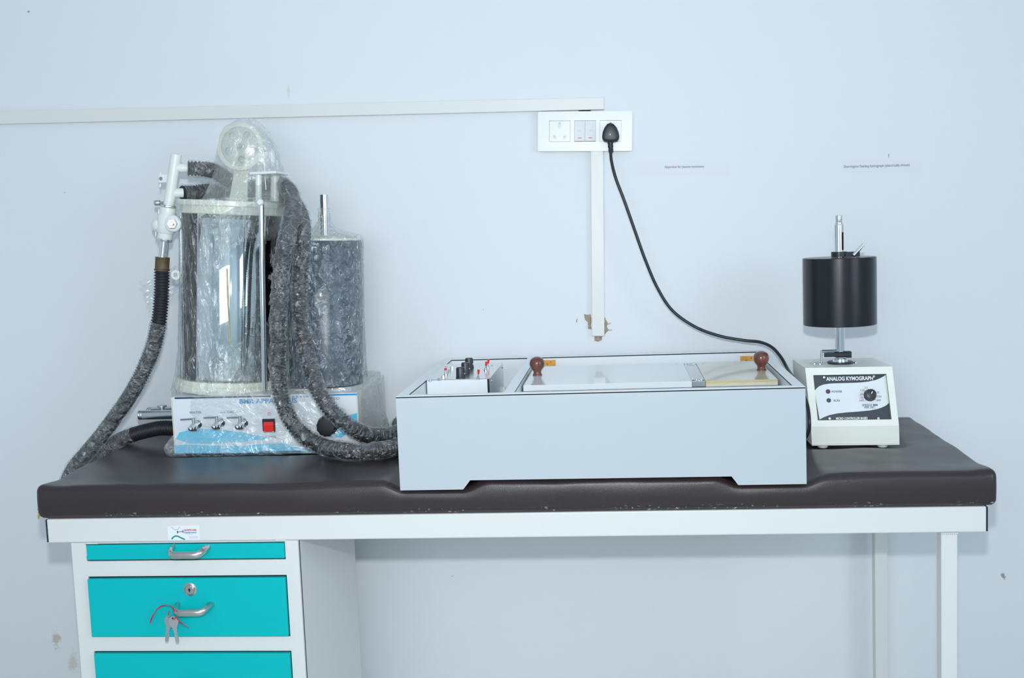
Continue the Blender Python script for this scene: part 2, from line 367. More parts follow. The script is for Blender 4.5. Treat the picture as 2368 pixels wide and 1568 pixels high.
def rrect(x0, x1, y0, y1, r, n=4):
    out = []
    for cx, cy, a in ((x1-r, y0+r, -90), (x1-r, y1-r, 0), (x0+r, y1-r, 90), (x0+r, y0+r, 180)):
        for k in range(n+1):
            t = math.radians(a+90*k/n); out.append((cx+r*math.cos(t), cy+r*math.sin(t)))
    return out
XR, ZU = Vector((1, 0, 0)), Vector((0, 0, 1))
def screw(name, p, axis, r, parent, m='screw'):
    u, v, d = frame_of(axis); h = r*.55; bm = bmesh.new()
    lathe_bm(bm, [(0, -.001), (r, -.001), (r, h*.4), (r*.75, h), (0, h*1.05)], p, axis, 12); return finish(name, bm, m, parent, True, 40)

# ================================================================== THE SETTING
X0, X1, Y0, ZC = -1.9, 3.4, -3.3, 3.0
def struct(o, **k): o['kind'] = 'structure'; return o
wall_back = struct(box('wall_back', X0, X1, WALL_Y, WALL_Y+.12, 0, ZC, 'wall', r=0))
struct(box('wall_left', X0-.12, X0, Y0, WALL_Y+.12, 0, ZC, 'room', r=0))
bm = bmesh.new(); vx0, vx1 = -.45, 1.35
bx(bm, X0, vx0, Y0-.12, Y0, 0, ZC); bx(bm, vx1, X1, Y0-.12, Y0, 0, ZC); bx(bm, vx0, vx1, Y0-.12, Y0, 0, .8); bx(bm, vx0, vx1, Y0-.12, Y0, 2.2, ZC)
struct(finish('wall_front', bm, 'room'))
bm = bmesh.new()
for a in (vx0, (vx0+vx1)/2-.025, vx1-.05): bx(bm, a, a+.05, Y0-.08, Y0-.03, .8, 2.2)
bx(bm, vx0, vx1, Y0-.08, Y0-.03, .8, .85); bx(bm, vx0, vx1, Y0-.08, Y0-.03, 2.15, 2.2)
added_win = struct(finish('added_rear_window', bm, 'white'))  # unseen window, added to go with the rear fill
box('window_pane', vx0+.05, vx1-.05, Y0-.058, Y0-.052, .85, 2.15, 'clear', added_win, r=0)
wy0, wy1, wz0, wz1 = -2.75, -1.15, .95, 2.35
bm = bmesh.new()
bx(bm, X1, X1+.12, Y0, wy0, 0, ZC); bx(bm, X1, X1+.12, wy1, WALL_Y+.12, 0, ZC); bx(bm, X1, X1+.12, wy0, wy1, 0, wz0); bx(bm, X1, X1+.12, wy0, wy1, wz1, ZC)
struct(finish('wall_right', bm, 'room'))
struct(box('floor', X0-.12, X1+.12, Y0-.12, WALL_Y+.12, -.08, 0, 'floor', r=0))
struct(box('ceiling', X0-.12, X1+.12, Y0-.12, WALL_Y+.12, ZC, ZC+.08, 'ceil', r=0))
bm = bmesh.new()
for a in (wy0, (wy0+wy1)/2-.025, wy1-.05): bx(bm, X1+.02, X1+.07, a, a+.05, wz0, wz1)
bx(bm, X1+.02, X1+.07, wy0, wy1, wz0, wz0+.05); bx(bm, X1+.02, X1+.07, wy0, wy1, wz1-.05, wz1)
win = struct(finish('window_1', bm, 'white'))
box('window_pane', X1+.04, X1+.046, wy0+.05, wy1-.05, wz0+.05, wz1-.05, 'clear', win, r=0)

# broken plaster around the end of the vertical trunking
def wall_patch(name, pxs, m, depth=.004, inset=.0):
    bm = bmesh.new(); pts = [at(x, y, WALL_Y) for x, y in pxs]; c = sum(pts, Vector())/len(pts)
    n = len(pts); rim = []; mid = []
    dense = []
    for i in range(n):
        for k in range(4): dense.append(pts[i].lerp(pts[(i+1) % n], k/4))
    for i, p in enumerate(dense):
        q = p + Vector((noise.noise(p*300), 0, noise.noise(p*300+Vector((9, 0, 0)))))*.0016
        rim.append(bm.verts.new((q.x, WALL_Y+.001, q.z))); e = c.lerp(q, .72)
        mid.append(bm.verts.new((e.x, WALL_Y-depth*(.5+abs(noise.noise(e*260))), e.z)))
    cv = bm.verts.new((c.x, WALL_Y-depth*.6, c.z)); k = len(rim)
    for i in range(k):
        j = (i+1) % k; bm.faces.new((rim[i], rim[j], mid[j], mid[i])); bm.faces.new((mid[i], mid[j], cv))
    return finish(name, bm, m, wall_back)
wall_patch('broken_plaster', [(1350, 725), (1358, 727), (1367, 726), (1368, 763), (1360, 762), (1362, 748), (1352, 738)], 'plaster')
wall_patch('broken_plaster', [(1398, 731), (1401, 738), (1406, 745), (1403, 758), (1408, 764), (1402, 770), (1397, 778)], 'plaster')
wall_patch('broken_plaster', [(1374, 778), (1393, 778), (1393, 786), (1384, 791), (1374, 788)], 'plaster')
for a, b in (((1335, 737), (1333, 745)), ((1405, 749), (1412, 747)), ((1404, 762), (1415, 763))):
    tube('plaster_crumb', [at(*a, WALL_Y), at((a[0]+b[0])/2, (a[1]+b[1])/2+1, WALL_Y-.001), at(*b, WALL_Y)], .0011, 'plaster', wall_back, 6)
for pl in ([(845, 612), (900, 570), (960, 525), (1052, 462)], [(1452, 92), (1458, 130), (1464, 188)], [(920, 1480), (1000, 1455), (1120, 1445), (1260, 1465), (1390, 1492)]):
    tube('wall_scratch', [at(x, y, WALL_Y+.0002) for x, y in pl], .00055, 'room', wall_back, 6, .01)

# ---------------------------------------------------------------- trunking
def trunk(name, corners, th, label):
    """corners px: left-top, right-top, right-bottom, left-bottom"""
    P = [at(x, y, WALL_Y) for x, y in corners]; t = thing(name, (P[3]+P[2])/2, label, 'cable trunking')
    lt, rt, rb, lb = P; f = lambda p, y: (p.x, WALL_Y-y, p.z)
    hexbox('channel', [f(lb, 0), f(lb, th-.0045), f(rb, th-.0045), f(rb, 0), f(lt, 0), f(lt, th-.0045), f(rt, th-.0045), f(rt, 0)], 'pvc', t, .0006)
    hexbox('snap_lid', [f(lb, th-.004), f(lb, th), f(rb, th), f(rb, th-.004), f(lt, th-.004), f(lt, th), f(rt, th), f(rt, th-.004)], 'pvc', t, .0014)
    return t
trunk('cable_trunking', [(-230, 263), (1397, 226), (1397, 254.5), (-230, 294)], .014, 'long white plastic cable trunking running level across the wall to the socket plate')
tv = trunk('cable_trunking', [(1366, 349), (1396, 349), (1398, 776), (1369, 776)], .014, 'short upright white cable trunking dropping from socket plate to broken plaster')

# ---------------------------------------------------------------- socket plate
pc = at(1352.5, 303.5, WALL_Y-.018)
sp = thing('socket_plate', (pc.x, WALL_Y, pc.z-.046), 'white six-module wall plate with two sockets and two rocker switches', 'socket plate')
pr = (at(1462, 303, WALL_Y-.018)-at(1242, 304.5, WALL_Y-.018)).normalized(); pu = Vector((0, -1, 0)).cross(pr)*-1
pu = Vector((-pr.z, 0, pr.x))
PF = mk_frame(pc, pr, pu)
hw, hh = .1105, .0462
def pxl(x, y):   # pixel -> plate coordinates
    q = at(x, y, WALL_Y-.018)-pc; return (q.dot(pr), q.dot(pu))
def off(fr, d): return fr @ Matrix.Translation((0, 0, d))
box_bm = bmesh.new(); bx(box_bm, -hw+.004, hw-.004, -hh+.004, hh-.004, -.018, -.008); bmesh.ops.transform(box_bm, matrix=PF, verts=box_bm.verts)
finish('back_box', box_bm, 'plate', sp)
def pmod(x0, x1): return (pxl(x0, 280)[0], pxl(x1, 280)[0])
mz0, mz1 = pxl(1294, 328)[1], pxl(1294, 279)[1]
mods = [pmod(1270, 1319), pmod(1328.5, 1378), pmod(1387, 1437)]
fr_l = [rrect(-hw, hw, -hh, hh, .003)] + [[(a, mz0), (b, mz0), (b, mz1), (a, mz1)] for a, b in mods]
plate2d('cover_frame', fr_l, off(PF, -.004), .008, 'plate', sp)
g = .0007
for k in (0, 2):
    a, b = mods[k]; cx = (a+b)/2
    holes = [[(cx+x, mz1-.0115+y) for x, y in circ(0, 0, .0040, 16, .0075)]]
    for s in (-1, 1):
        ex = circ(0, 0, .0033, 14, .0048); th = math.radians(32)*s
        holes.append([(cx+s*.0115+x*math.cos(th)+y*math.sin(th), mz0+.0105-x*math.sin(th)+y*math.cos(th)) for x, y in ex])
    sk = plate2d('socket', [rrect(a+g, b-g, mz0+g, mz1-g, .0008)] + holes, off(PF, -.0045), .008, 'plate', sp)
    bm = bmesh.new(); bx(bm, a+.003, b-.003, mz0+.003, mz1-.003, -.0095, -.0087); bmesh.ops.transform(bm, matrix=PF, verts=bm.verts); finish('socket_shutter', bm, 'cavity', sk)
a, b = mods[1]; mid = (a+b)/2
for x0, x1, s, tx in ((a+g, mid-.0004, 0, '6A'), (mid+.0004, b-g, 1, '16A')):
    bm = bmesh.new(); dz = (.0, .0035)
    hexa(bm, [(x0, mz0+g, -.008), (x1, mz0+g, -.008), (x1, mz1-g, -.008), (x0, mz1-g, -.008), (x0, mz0+g+.0008, .003), (x1, mz0+g+.0008, .003), (x1, mz1-g, -.0008), (x0, mz1-g, -.0008)])
    bmesh.ops.transform(bm, matrix=PF, verts=bm.verts); sw = finish('rocker_switch', bm, 'plate', sp)
    R = Matrix(PF); slope = math.atan2(.0038, mz1-mz0)
    yy = mz0+.0085; zz = .003-.0038*(yy-mz0)/(mz1-mz0)
    plate2d('red_mark', [circ((x0+x1)/2, yy, .0052, 16, .0008)], off(PF, zz+.0003), .0006, 'inkred', sw)
    yy = (mz0+mz1)/2+.001; zz = .003-.0038*(yy-mz0)/(mz1-mz0)
    text('rating_mark', tx, PF @ Vector(((x0+x1)/2, yy, zz+.0006)), pr, pu, .0035, 'grey', sw, align='CENTER')
box('plate_gap_shade', at(1338, 255, WALL_Y).x, at(1366, 255, WALL_Y).x, WALL_Y-.004, WALL_Y-.001, at(1360, 257, WALL_Y-.01).z, at(1360, 254, WALL_Y-.01).z, 'dark', sp, 0)  # dark strip paints the shaded gap between plate and trunking

# ---------------------------------------------------------------- plug and cord
YP = WALL_Y-.045
pb = at(1411, 310, YP)
cord = thing('power_cord', at(1411, 325, YP), 'black power cord with rounded triangular plug hanging from the right-hand socket', 'power cord')
pf = mk_frame((pb.x, 0, pb.z), XR, ZU); pf.translation = Vector((pb.x, YP, pb.z))
def pq(x, y): q = at(x, y, YP)-pb; return (q.x, q.z)
outl = [pq(*p) for p in [(1411, 283.5), (1404, 286), (1398, 294), (1393.5, 305), (1392, 315), (1393, 322), (1397, 327), (1404, 328.5), (1411, 328.8), (1419, 328.5), (1427, 327), (1431, 322), (1432.5, 315), (1430.5, 305), (1426, 294), (1419, 286)]]
bm = bmesh.new(); n = len(outl); rings = []
for (sc, d) in ((.93, .030), (.98, .02), (1.0, .006), (.97, .001), (.90, -.0015), (.6, -.003)):
    rings.append([bm.verts.new((pb.x+x*sc, YP+d, pb.z+z*sc)) for x, z in outl])
for r0, r1 in zip(rings, rings[1:]):
    for i in range(n): bm.faces.new((r0[i], r0[(i+1) % n], r1[(i+1) % n], r1[i]))
bm.faces.new(rings[0]); bm.faces.new(rings[-1])
bmesh.ops.subdivide_edges(bm, edges=bm.edges[:], cuts=1, smooth=.6)
plug = finish('plug', bm, 'black', cord, True, 60)
screw('plug_screw', (pb.x, YP-.0028, pb.z-.001), (0, -1, 0), .0012, plug)
p1, p2 = at(1411, 327, YP+.01), at(1413, 353, YP+.012)
sr = lathe('strain_relief', [(0, 0), (.0068, 0), (.0068, .006), (.0058, .0065), (.0058, .009), (.0066, .0095), (.0064, .014), (.0055, .0145), (.0055, .017), (.0062, .0175), (.0056, (p2-p1).length), (0, (p2-p1).length)], p1, 'black', cord, p2-p1, 18)
pathp = [(1412, 345, .56), (1414, 372, .555), (1424, 412, .55), (1443, 462, .548), (1467, 530, .55), (1492, 600, .552), (1520, 665, .555), (1555, 718, .555), (1608, 756, .552), (1665, 777, .55), (1720, 787, .545), (1757, 791, .535), (1785, 803, .52), (1806, 826, .50), (1822, 854, .47)]
cp = [at(*p) for p in pathp] + [at(1845, 890, .34), at(1864, 926, .25), at(1871, 965, .21), at(1868, 1003, .21), Vector((1.512, .235, .806)), Vector((1.512, .30, .8045)), Vector((1.512, .38, .8045))]
tube('cable', cp, .0036, 'cable', cord, 14, .004)

# ---------------------------------------------------------------- paper name strips
def strip(px, txt, lx0, lx1, ly, lab, slope=0):
    P = [at(x, y, WALL_Y) for x, y in px]; t = thing('paper_label', (P[3]+P[2])/2, lab, 'paper label')
    f = lambda p, d: (p.x, WALL_Y-d, p.z)
    hexbox('strip', [f(P[3], 0), f(P[3], .0006), f(P[2], .0006), f(P[2], 0), f(P[0], 0), f(P[0], .0006), f(P[1], .0006), f(P[1], 0)], 'paper', t, 0)
    a, b = at(lx0, ly, WALL_Y-.0008), at(lx1, ly+slope, WALL_Y-.0008)
    text('lettering', txt, a, b-a, Vector((0, 0, 1)), .0085, 'ink_g', t, 0, width=(b-a).length)
strip([(1475, 373), (1686, 373), (1686, 403), (1475, 404)], 'Apparatus for passive movement', 1537, 1628, 386, 'paper strip on the wall reading Apparatus for passive movement', -1)
strip([(1948, 369), (2132, 369), (2132, 398), (1948, 398)], 'Sherrington Starling kymograph (electrically driven)', 1951, 2103, 385.5, 'paper strip on the wall reading Sherrington Starling kymograph (electrically driven)', -4)

# ================================================================== EXAMINATION TABLE
TX0, TX1 = .0135, 1.8205
tb = thing('examination_table', (.9, .3, 0), 'white steel examination table with teal drawers under the left end', 'table')
AZ0, AZ1 = .690, .738
def rail(name, x0, x1, y0, y1): return box(name, x0, x1, y0, y1, AZ0, AZ1, 'white', tb, .0025)
rail('front_rail', TX0+.003, TX1-.003, .004, .034); rail('rear_rail', TX0+.003, TX1-.003, .56, .59)
rail('side_rail', TX0+.02, TX0+.05, .034, .56); rail('side_rail', TX1-.05, TX1-.02, .034, .56)
box('top_sheet', TX0+.05, TX1-.05, .034, .56, .728, .738, 'white', tb)
for x in (TX0, TX1-.003): box('end_cap', x, x+.003, .0045, .0335, AZ0+.001, AZ1-.001, 'navy', tb, .001)
for y0, y1, x in ((.004, .034, 1.737), (.55, .58, 1.737), (.55, .58, .066)):
    lg = box('leg', x, x+.0295, y0, y1, 0.012, AZ0, 'white', tb, .002); lathe('foot_cap', [(0, 0), (.019, 0), (.019, .008), (.016, .016), (0, .016)], (x+.0148, (y0+y1)/2, 0), 'black', lg)
bm = bmesh.new()
for k in range(9):
    lathe_bm(bm, [(0, -.001), (.0022, 0), (.0015, .0022), (0, .0028)], (1.738+k*.0034, .0035, AZ0-.0015), (0, -1, 0), 8)
finish('weld_bead', bm, 'white', tb, True)
# cabinet
KX0, KX1, KYB = .066, .5265, .44
KZ0 = .08
cb = box('cabinet_body', KX0+.001, KX1, .006, KYB, KZ0, AZ0, 'white', tb, .0012)
# face frame
dz = [(.653, .6885), (.498, .622), (.30, .469)]     # drawer openings
dx0, dx1 = .096, .5005
bm = bmesh.new()
bx(bm, KX0, dx0, .000, .012, KZ0, AZ0); bx(bm, dx1, KX1, .000, .012, KZ0, AZ0)
zs = [AZ0] + [v for a, b in dz for v in (b, a)] + [KZ0]
for i in range(0, len(zs), 2): bx(bm, dx0, dx1, .000, .012, zs[i+1], zs[i])
finish('face_frame', bm, 'white', tb)
for a, b in dz: box('drawer_gap_shade', dx0, dx1, .0052, .0058, a, b, 'dark', tb, 0)  # dark sheets paint the shade in the gaps round the drawers
for i, (x0, z0, zz) in enumerate(((KX0+.004, KZ0, 0), (KX1-.036, KZ0, 0), (KX0+.004, KZ0, 1), (KX1-.036, KZ0, 1))):
    y = .03 if zz == 0 else KYB-.05
    box('cabinet_foot', x0, x0+.03, y, y+.03, 0, KZ0, 'white', tb, .002)
def handle(name, cxp, czp, wid, parent, Y=-.008):
    """flat bow pull: two ends curve back and up to the drawer front"""
    c = at(cxp, czp, Y-.028); bm = bmesh.new(); hw_ = wid/2
    path = [Vector((c.x-hw_-.001, Y+.004, c.z+.0065)), Vector((c.x-hw_-.002, Y-.006, c.z+.006)), Vector((c.x-hw_+.001, Y-.020, c.z+.003)), Vector((c.x-hw_+.010, Y-.028, c.z)),
            Vector((c.x, Y-.029, c.z)), Vector((c.x+hw_-.010, Y-.028, c.z)), Vector((c.x+hw_-.001, Y-.020, c.z+.003)), Vector((c.x+hw_+.004, Y-.006, c.z+.0065)), Vector((c.x+hw_+.005, Y+.004, c.z+.0075))]
    p, L = spline(path, .003)
    sweep_bm(bm, p, (lambda i, s, a: .0055), 14)
    for v_ in bm.verts: v_.co.z = c.z+(v_.co.z-c.z)*1.30 if abs(v_.co.x-c.x) < hw_ else v_.co.z
    return finish(name, bm, 'chrome_s', parent, True, 60)
dspec = [((.0985, .4995), (.6565, .6865), -.004), ((.0975, .4985), (.501, .6185), -.008), ((.099, .4985), (.303, .466), -.008)]
drw = []
for k, ((a, b), (z0, z1), yf) in enumerate(dspec):
    d = box('drawer', a, b, yf, .0045, z0, z1, 'teal', tb, .0012); drw.append(d)
handle('handle', 427, 1284, .066, drw[0], -.004); handle('handle', 437, 1417, .063, drw[1])
handle('handle', 443, 1600, .063, drw[2])
lc = at(440, 1363, -.008)
lathe('lock', [(0, 0), (.0138, 0), (.0135, .0015), (.0105, .0022), (.0100, .0012), (.0088, .0012), (.0086, .0045), (.0078, .0052), (0, .0052)], (lc.x, -.0075, lc.z), 'chrome_s', drw[1], (0, -1, 0), 32)
plate2d('keyhole', [circ(0, .0008, .0022, 14)], mk_frame((lc.x, -.0130, lc.z), XR, ZU), .0006, 'dark', drw[1])
plate2d('keyhole', [[(-.0009, .001), (-.0009, -.0042), (.0009, -.0042), (.0009, .001)]], mk_frame((lc.x, -.0130, lc.z), XR, ZU), .0006, 'dark', drw[1])
# bent sheet-metal lips beside the top tray
for (x0, y0, x1, y1) in ((201, 1257, 226, 1256), (637, 1249, 660, 1248)):
    a = at(x0, y0, -.001); b = at(x1, y1, -.001); box('tray_lip', a.x, b.x, -.002, .004, a.z-.001, a.z+.001, 'white', tb, 0)
for (x, y0, y1) in ((200, 1262, 1286), (661, 1249, 1276)):
    a = at(x, y0, -.001); b = at(x, y1, -.001); box('tray_lip', a.x-.0012, a.x+.0012, -.002, .004, b.z, a.z, 'white', tb, 0)
# maker's plate
s0, s1 = at(389, 1250, .003), at(460, 1216, .003)
sw_, sh_ = s1.x-s0.x, s1.z-s0.z
MP = mk_frame((s0.x, .0037, s0.z), (1, 0, .012), ZU)
mpl = plate2d('maker_plate', [rrect(0, sw_, 0, sh_, .003)], MP, .0008, 'panel_w', tb)
def mpp(x, y): return (sw_*x, sh_*y)
def strip2(nm, pts, wd, m, fr, d, par):
    L_ = []; R_ = []
    P = [Vector(p) for p in pts]
    for i, p in enumerate(P):
        t = (P[min(i+1, len(P)-1)]-P[max(i-1, 0)]).normalized(); n_ = Vector((-t.y, t.x)); L_.append(tuple(p+n_*wd/2)); R_.append(tuple(p-n_*wd/2))
    return plate2d(nm, [L_+R_[::-1]], off(fr, d), .0002, m, par)
strip2('green_swoosh', [mpp(.11, .08), mpp(.17, .23), mpp(.24, .30), mpp(.31, .29), mpp(.38, .20), mpp(.45, .12), mpp(.53, .04)], .0028, 'green', MP, .0006, mpl)
strip2('grey_swoosh', [mpp(.13, .95), mpp(.2, .80), mpp(.27, .72), mpp(.33, .76), mpp(.4, .93)], .0016, 'grey', MP, .0006, mpl)
plate2d('couch_emblem', [[mpp(.30, .48), mpp(.33, .48), mpp(.33, .56), mpp(.48, .58), mpp(.48, .50), mpp(.50, .50), mpp(.50, .72), mpp(.48, .72), mpp(.48, .62), mpp(.33, .60), mpp(.33, .66), mpp(.30, .66)]], off(MP, .0006), .0002, 'ink', mpl)
text('lettering', 'HOSPICARE', MP @ Vector((*mpp(.53, .69), .0004)), XR, ZU, .0052, 'inkred', mpl, .02, width=sw_*.38)
text('lettering', 'Equipments', MP @ Vector((*mpp(.53, .53), .0004)), XR, ZU, .0052, 'blue', mpl, .02, width=sw_*.38)
for y, x0, x1 in ((.38, .65, .78), (.22, .66, .94), (.13, .68, .95)):
    plate2d('fine_print', [[mpp(x0, y-.012), mpp(x1, y-.012), mpp(x1, y+.012), mpp(x0, y+.012)]], off(MP, .0006), .0002, 'grey', mpl)

# ---------------------------------------------------------------- mattress
def smooth01(t): t = max(0, min(1, t)); return t*t*(3-2*t)
def mattress():
    x0, x1, y0, y1, z0, z1 = 0.0, 1.836, 0.0, .60, .7385, .801; r = .013
    def axis(a, b, n, e=5):
        out = [a + r*k/e for k in range(e)]; out += [a+r+(b-a-2*r)*k/n for k in range(n)]; out += [b-r+r*k/e for k in range(e+1)]; return out
    xs, ys, zs = axis(x0, x1, 150), axis(y0, y1, 50), axis(z0, z1, 5)
    bm = bmesh.new(); cache = {}
    def V(i, j, k):
        if (i, j, k) in cache: return cache[(i, j, k)]
        p = Vector((xs[i], ys[j], zs[k])); q = Vector((min(max(p.x, x0+r), x1-r), min(max(p.y, y0+r), y1-r), min(max(p.z, z0+r), z1-r)))
        d = p-q
        if d.length > 1e-9: p = q+d.normalized()*r
        tz = (p.z-z0)/(z1-z0)
        # soft puffing and wrinkles
        up = 0
        if tz > .3:
            f = smooth01((tz-.3)/.7)
            bxm = max(smooth01((p.x-.695)/.045)*smooth01((.905-p.x)/.05), smooth01((p.x-1.325)/.05)*smooth01((1.535-p.x)/.045))      # pressed in under the box's feet
            up -= .0125*bxm*f
            up += .0045*f*(1-bxm)*smooth01((.10-p.y)/.09)*(.6+.8*noise.noise(Vector((p.x*3, 1, 0))))
            up += .0034*f*noise.noise(Vector((p.x*5, p.y*7, 2)))*(1-.6*bxm)+.0012*f*noise.noise(Vector((p.x*16+p.y*9, p.y*14, 4)))*(1-bxm)
            up += .0035*f*max(0, noise.noise(Vector((p.x*9+p.y*7, p.y*3, 5))))*smooth01((p.x-1.5)/.2)
            up -= .0055*f*smooth01((p.x-.08)/.08)*smooth01((.64-p.x)/.05)*smooth01((p.y-.27)/.05)
            up -= .0085*f*smooth01((p.x-1.53)/.03)*smooth01((1.75-p.x)/.03)*smooth01((p.y-.235)/.03)
            up += .004*f*(smooth01((.05-p.x)/.05)+smooth01((p.x-1.78)/.05))*smooth01((.1-p.y)/.1)
        p.z += up
        if p.x < .5: p.x -= .032*(p.y/.6)*(1-p.x/.5)
        if p.y < .05: p.y -= .004*math.sin(math.pi*max(0, min(1, tz)))+.0015*noise.noise(Vector((p.x*6, 0, p.z*20)))
        cache[(i, j, k)] = bm.verts.new(p); return cache[(i, j, k)]
    I, J, K = len(xs)-1, len(ys)-1, len(zs)-1
    for i in range(I):
        for j in range(J):
            bm.faces.new((V(i, j, K), V(i+1, j, K), V(i+1, j+1, K), V(i, j+1, K))); bm.faces.new((V(i, j, 0), V(i, j+1, 0), V(i+1, j+1, 0), V(i+1, j, 0)))
    for i in range(I):
        for k in range(K):
            bm.faces.new((V(i, 0, k), V(i+1, 0, k), V(i+1, 0, k+1), V(i, 0, k+1))); bm.faces.new((V(i, J, k), V(i, J, k+1), V(i+1, J, k+1), V(i+1, J, k)))
    for j in range(J):
        for k in range(K):
            bm.faces.new((V(0, j, k), V(0, j, k+1), V(0, j+1, k+1), V(0, j+1, k))); bm.faces.new((V(I, j, k), V(I, j+1, k), V(I, j+1, k+1), V(I, j, k+1)))
    return bm
mt = thing('mattress', (.9, .3, .7385), 'dark brown vinyl mattress covering the top of the examination table', 'mattress')
finish('vinyl_cover', mattress(), 'vinyl', mt, True)
for (px, py, n_) in ((90, 1178, 5), (91, 1192, 4), (2300, 1133, 4)):
    bm = bmesh.new()
    for k in range(n_):
        c = at(px+random.uniform(-2, 2), py+random.uniform(-9, 9), .004); bmesh.ops.create_icosphere(bm, subdivisions=1, radius=random.uniform(.0015, .0028), matrix=Matrix.Translation(c))
    finish('torn_foam', bm, 'foam', mt)

# ---------------------------------------------------------------- keys
kb = thing('key_bunch', at(402, 1480, -.04), 'two flat metal keys tied with red ribbon to a drawer handle', 'keys')
YK = -.0375
def key(name, pxa, ang, Y, m='key'):
    c = at(*pxa, Y); s = .00118
    head = [(x*s, y*s) for x, y in [(-3.2, -9), (-5.5, -5), (-7.5, 0), (-8, 5), (-6, 9.5), (-2, 11.5), (3, 11.5), (7, 9.5), (9, 5.5), (8, 0), (5.5, -5), (3.4, -9)]]
    blade = [(x*s, y*s) for x, y in [(3.4, -12), (2.6, -13), (2.6, -16), (3.4, -17.5), (2.4, -19.5), (3.3, -21.5), (2.6, -24), (3.4, -26), (3.4, -31), (1.5, -33.5), (-1.2, -33.5), (-2.6, -31.5), (-2.6, -12), (-4.2, -11)]]
    fr = mk_frame(c, (math.cos(ang), 0, math.sin(ang)), (-math.sin(ang), 0, math.cos(ang)))
    return plate2d(name, [head + blade, circ(0, 8.2*s, 1.9*s, 12)], fr, .0018, m, kb)
key('key', (402, 1441), math.radians(7), YK-.004); key('key', (391, 1439), math.radians(-12), YK, 'steel')
def ribbon(name, pts, wd=.0022):
    p, L = spline([at(*q) for q in pts], .003); bm = bmesh.new(); prev = None
    for i, c in enumerate(p):
        t = (p[min(i+1, len(p)-1)]-p[max(i-1, 0)]).normalized(); sd = t.cross(Vector((0, 1, .25))).normalized()*wd*(.5+.15*math.sin(i*.5)); dn = Vector((0, .0004, 0))
        cur = [bm.verts.new(c+sd-dn), bm.verts.new(c-sd-dn), bm.verts.new(c-sd+dn), bm.verts.new(c+sd+dn)]
        if prev:
            for a in range(4): bm.faces.new((prev[a], prev[(a+1) % 4], cur[(a+1) % 4], cur[a]))
        prev = cur
    return finish(name, bm, 'redstr', kb, True, 60)
ribbon('ribbon', [(347, 1441, -.018), (352, 1427, -.02), (363, 1409, -.022), (376, 1401, -.024), (392, 1401, -.034), (400, 1407, -.042), (404, 1416, -.044)])
ribbon('ribbon', [(391, 1412, -.030), (390, 1424, -.036), (398, 1430, -.040), (403, 1434, -.0425), (406, 1426, -.044), (412, 1434, -.042), (424, 1444, -.036), (437, 1452, -.03)], .0018)

# ================================================================== PASSIVE MOVEMENT BOX
BX0, BX1, BY0, BY1, BZ0, BZ1 = .736, 1.4936, -.0125, .585, .789, .9697
pbx = thing('passive_movement_box', ((BX0+BX1)/2, .29, BZ0), 'long white laminate box with open top, control unit and two brown wooden knobs', 'lab apparatus')
TH = .020
FPf = mk_frame((0, BY0+.008, 0), XR, ZU)
zn = .8065
cutl, cutr = .871, 1.358
prof = [(BX0, BZ0), (.857, BZ0), (cutl, zn), (cutr, zn-.001), (1.370, BZ0), (BX1, BZ0), (BX1, BZ1-.0034), (BX0, BZ1-.0034)]
def panel(name, prof, y0, y1, m, par):
    bm = bmesh.new(); a = [bm.verts.new((x, y0, z)) for x, z in prof]; b = [bm.verts.new((x, y1, z)) for x, z in prof]; n_ = len(prof)
    bm.faces.new(a[::-1]); bm.faces.new(b)
    for i in range(n_): bm.faces.new((a[i], a[(i+1) % n_], b[(i+1) % n_], b[i]))
    bmesh.ops.recalc_face_normals(bm, faces=bm.faces[:])
    for f in bm.faces:
        if f.normal.z < -.3: f.material_index = 1
    return finish(name, bm, m, par)
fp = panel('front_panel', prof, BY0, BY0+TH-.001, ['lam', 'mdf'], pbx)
panel('back_panel', [(BX0, BZ0), (.857, BZ0), (cutl, zn), (cutr, zn), (1.37, BZ0), (BX1, BZ0), (BX1, BZ1-.0034), (BX0, BZ1-.0034)], BY1-TH+.001, BY1, ['lam_in', 'mdf'], pbx)
def side(name, x0, x1):
    return box(name, x0, x1, BY0+TH, BY1-TH, BZ0+.0175, BZ1-.0034, 'lam_in', pbx, 0)
side('side_panel', BX0, BX0+TH); side('side_panel', BX1-TH, BX1)
DX0, DX1 = .939, .959
box('divider', DX0, DX1, BY0+TH, BY1-TH, BZ0+.030, BZ1-.0034, 'lam_in', pbx, 0)
box('bottom_board', BX0+TH, BX1-TH, BY0+TH, BY1-TH, BZ0+.018, BZ0+.030, 'lam_in', pbx, 0)
# dark glue line under the laminate edging, then the edging strips
def edging(name, x0, x1, y0, y1):
    e = box(name, x0, x1, y0, y1, BZ1-.0012, BZ1, 'lam_in', pbx, .0003); return e
def glue(x0, x1, y0, y1): return box('glue_line', x0+.0002, x1-.0002, y0+.0002, y1-.0002, BZ1-.0034, BZ1-.0012, 'dark', pbx, 0)
for nm, q in (('front', (BX0, BX1, BY0, BY0+TH)), ('back', (BX0, BX1, BY1-TH, BY1)), ('l', (BX0, BX0+TH, BY0+TH, BY1-TH)), ('r', (BX1-TH, BX1, BY0+TH, BY1-TH)), ('d', (DX0, DX1, BY0+TH, BY1-TH))):
    edging('edge_strip', *q); glue(*q)
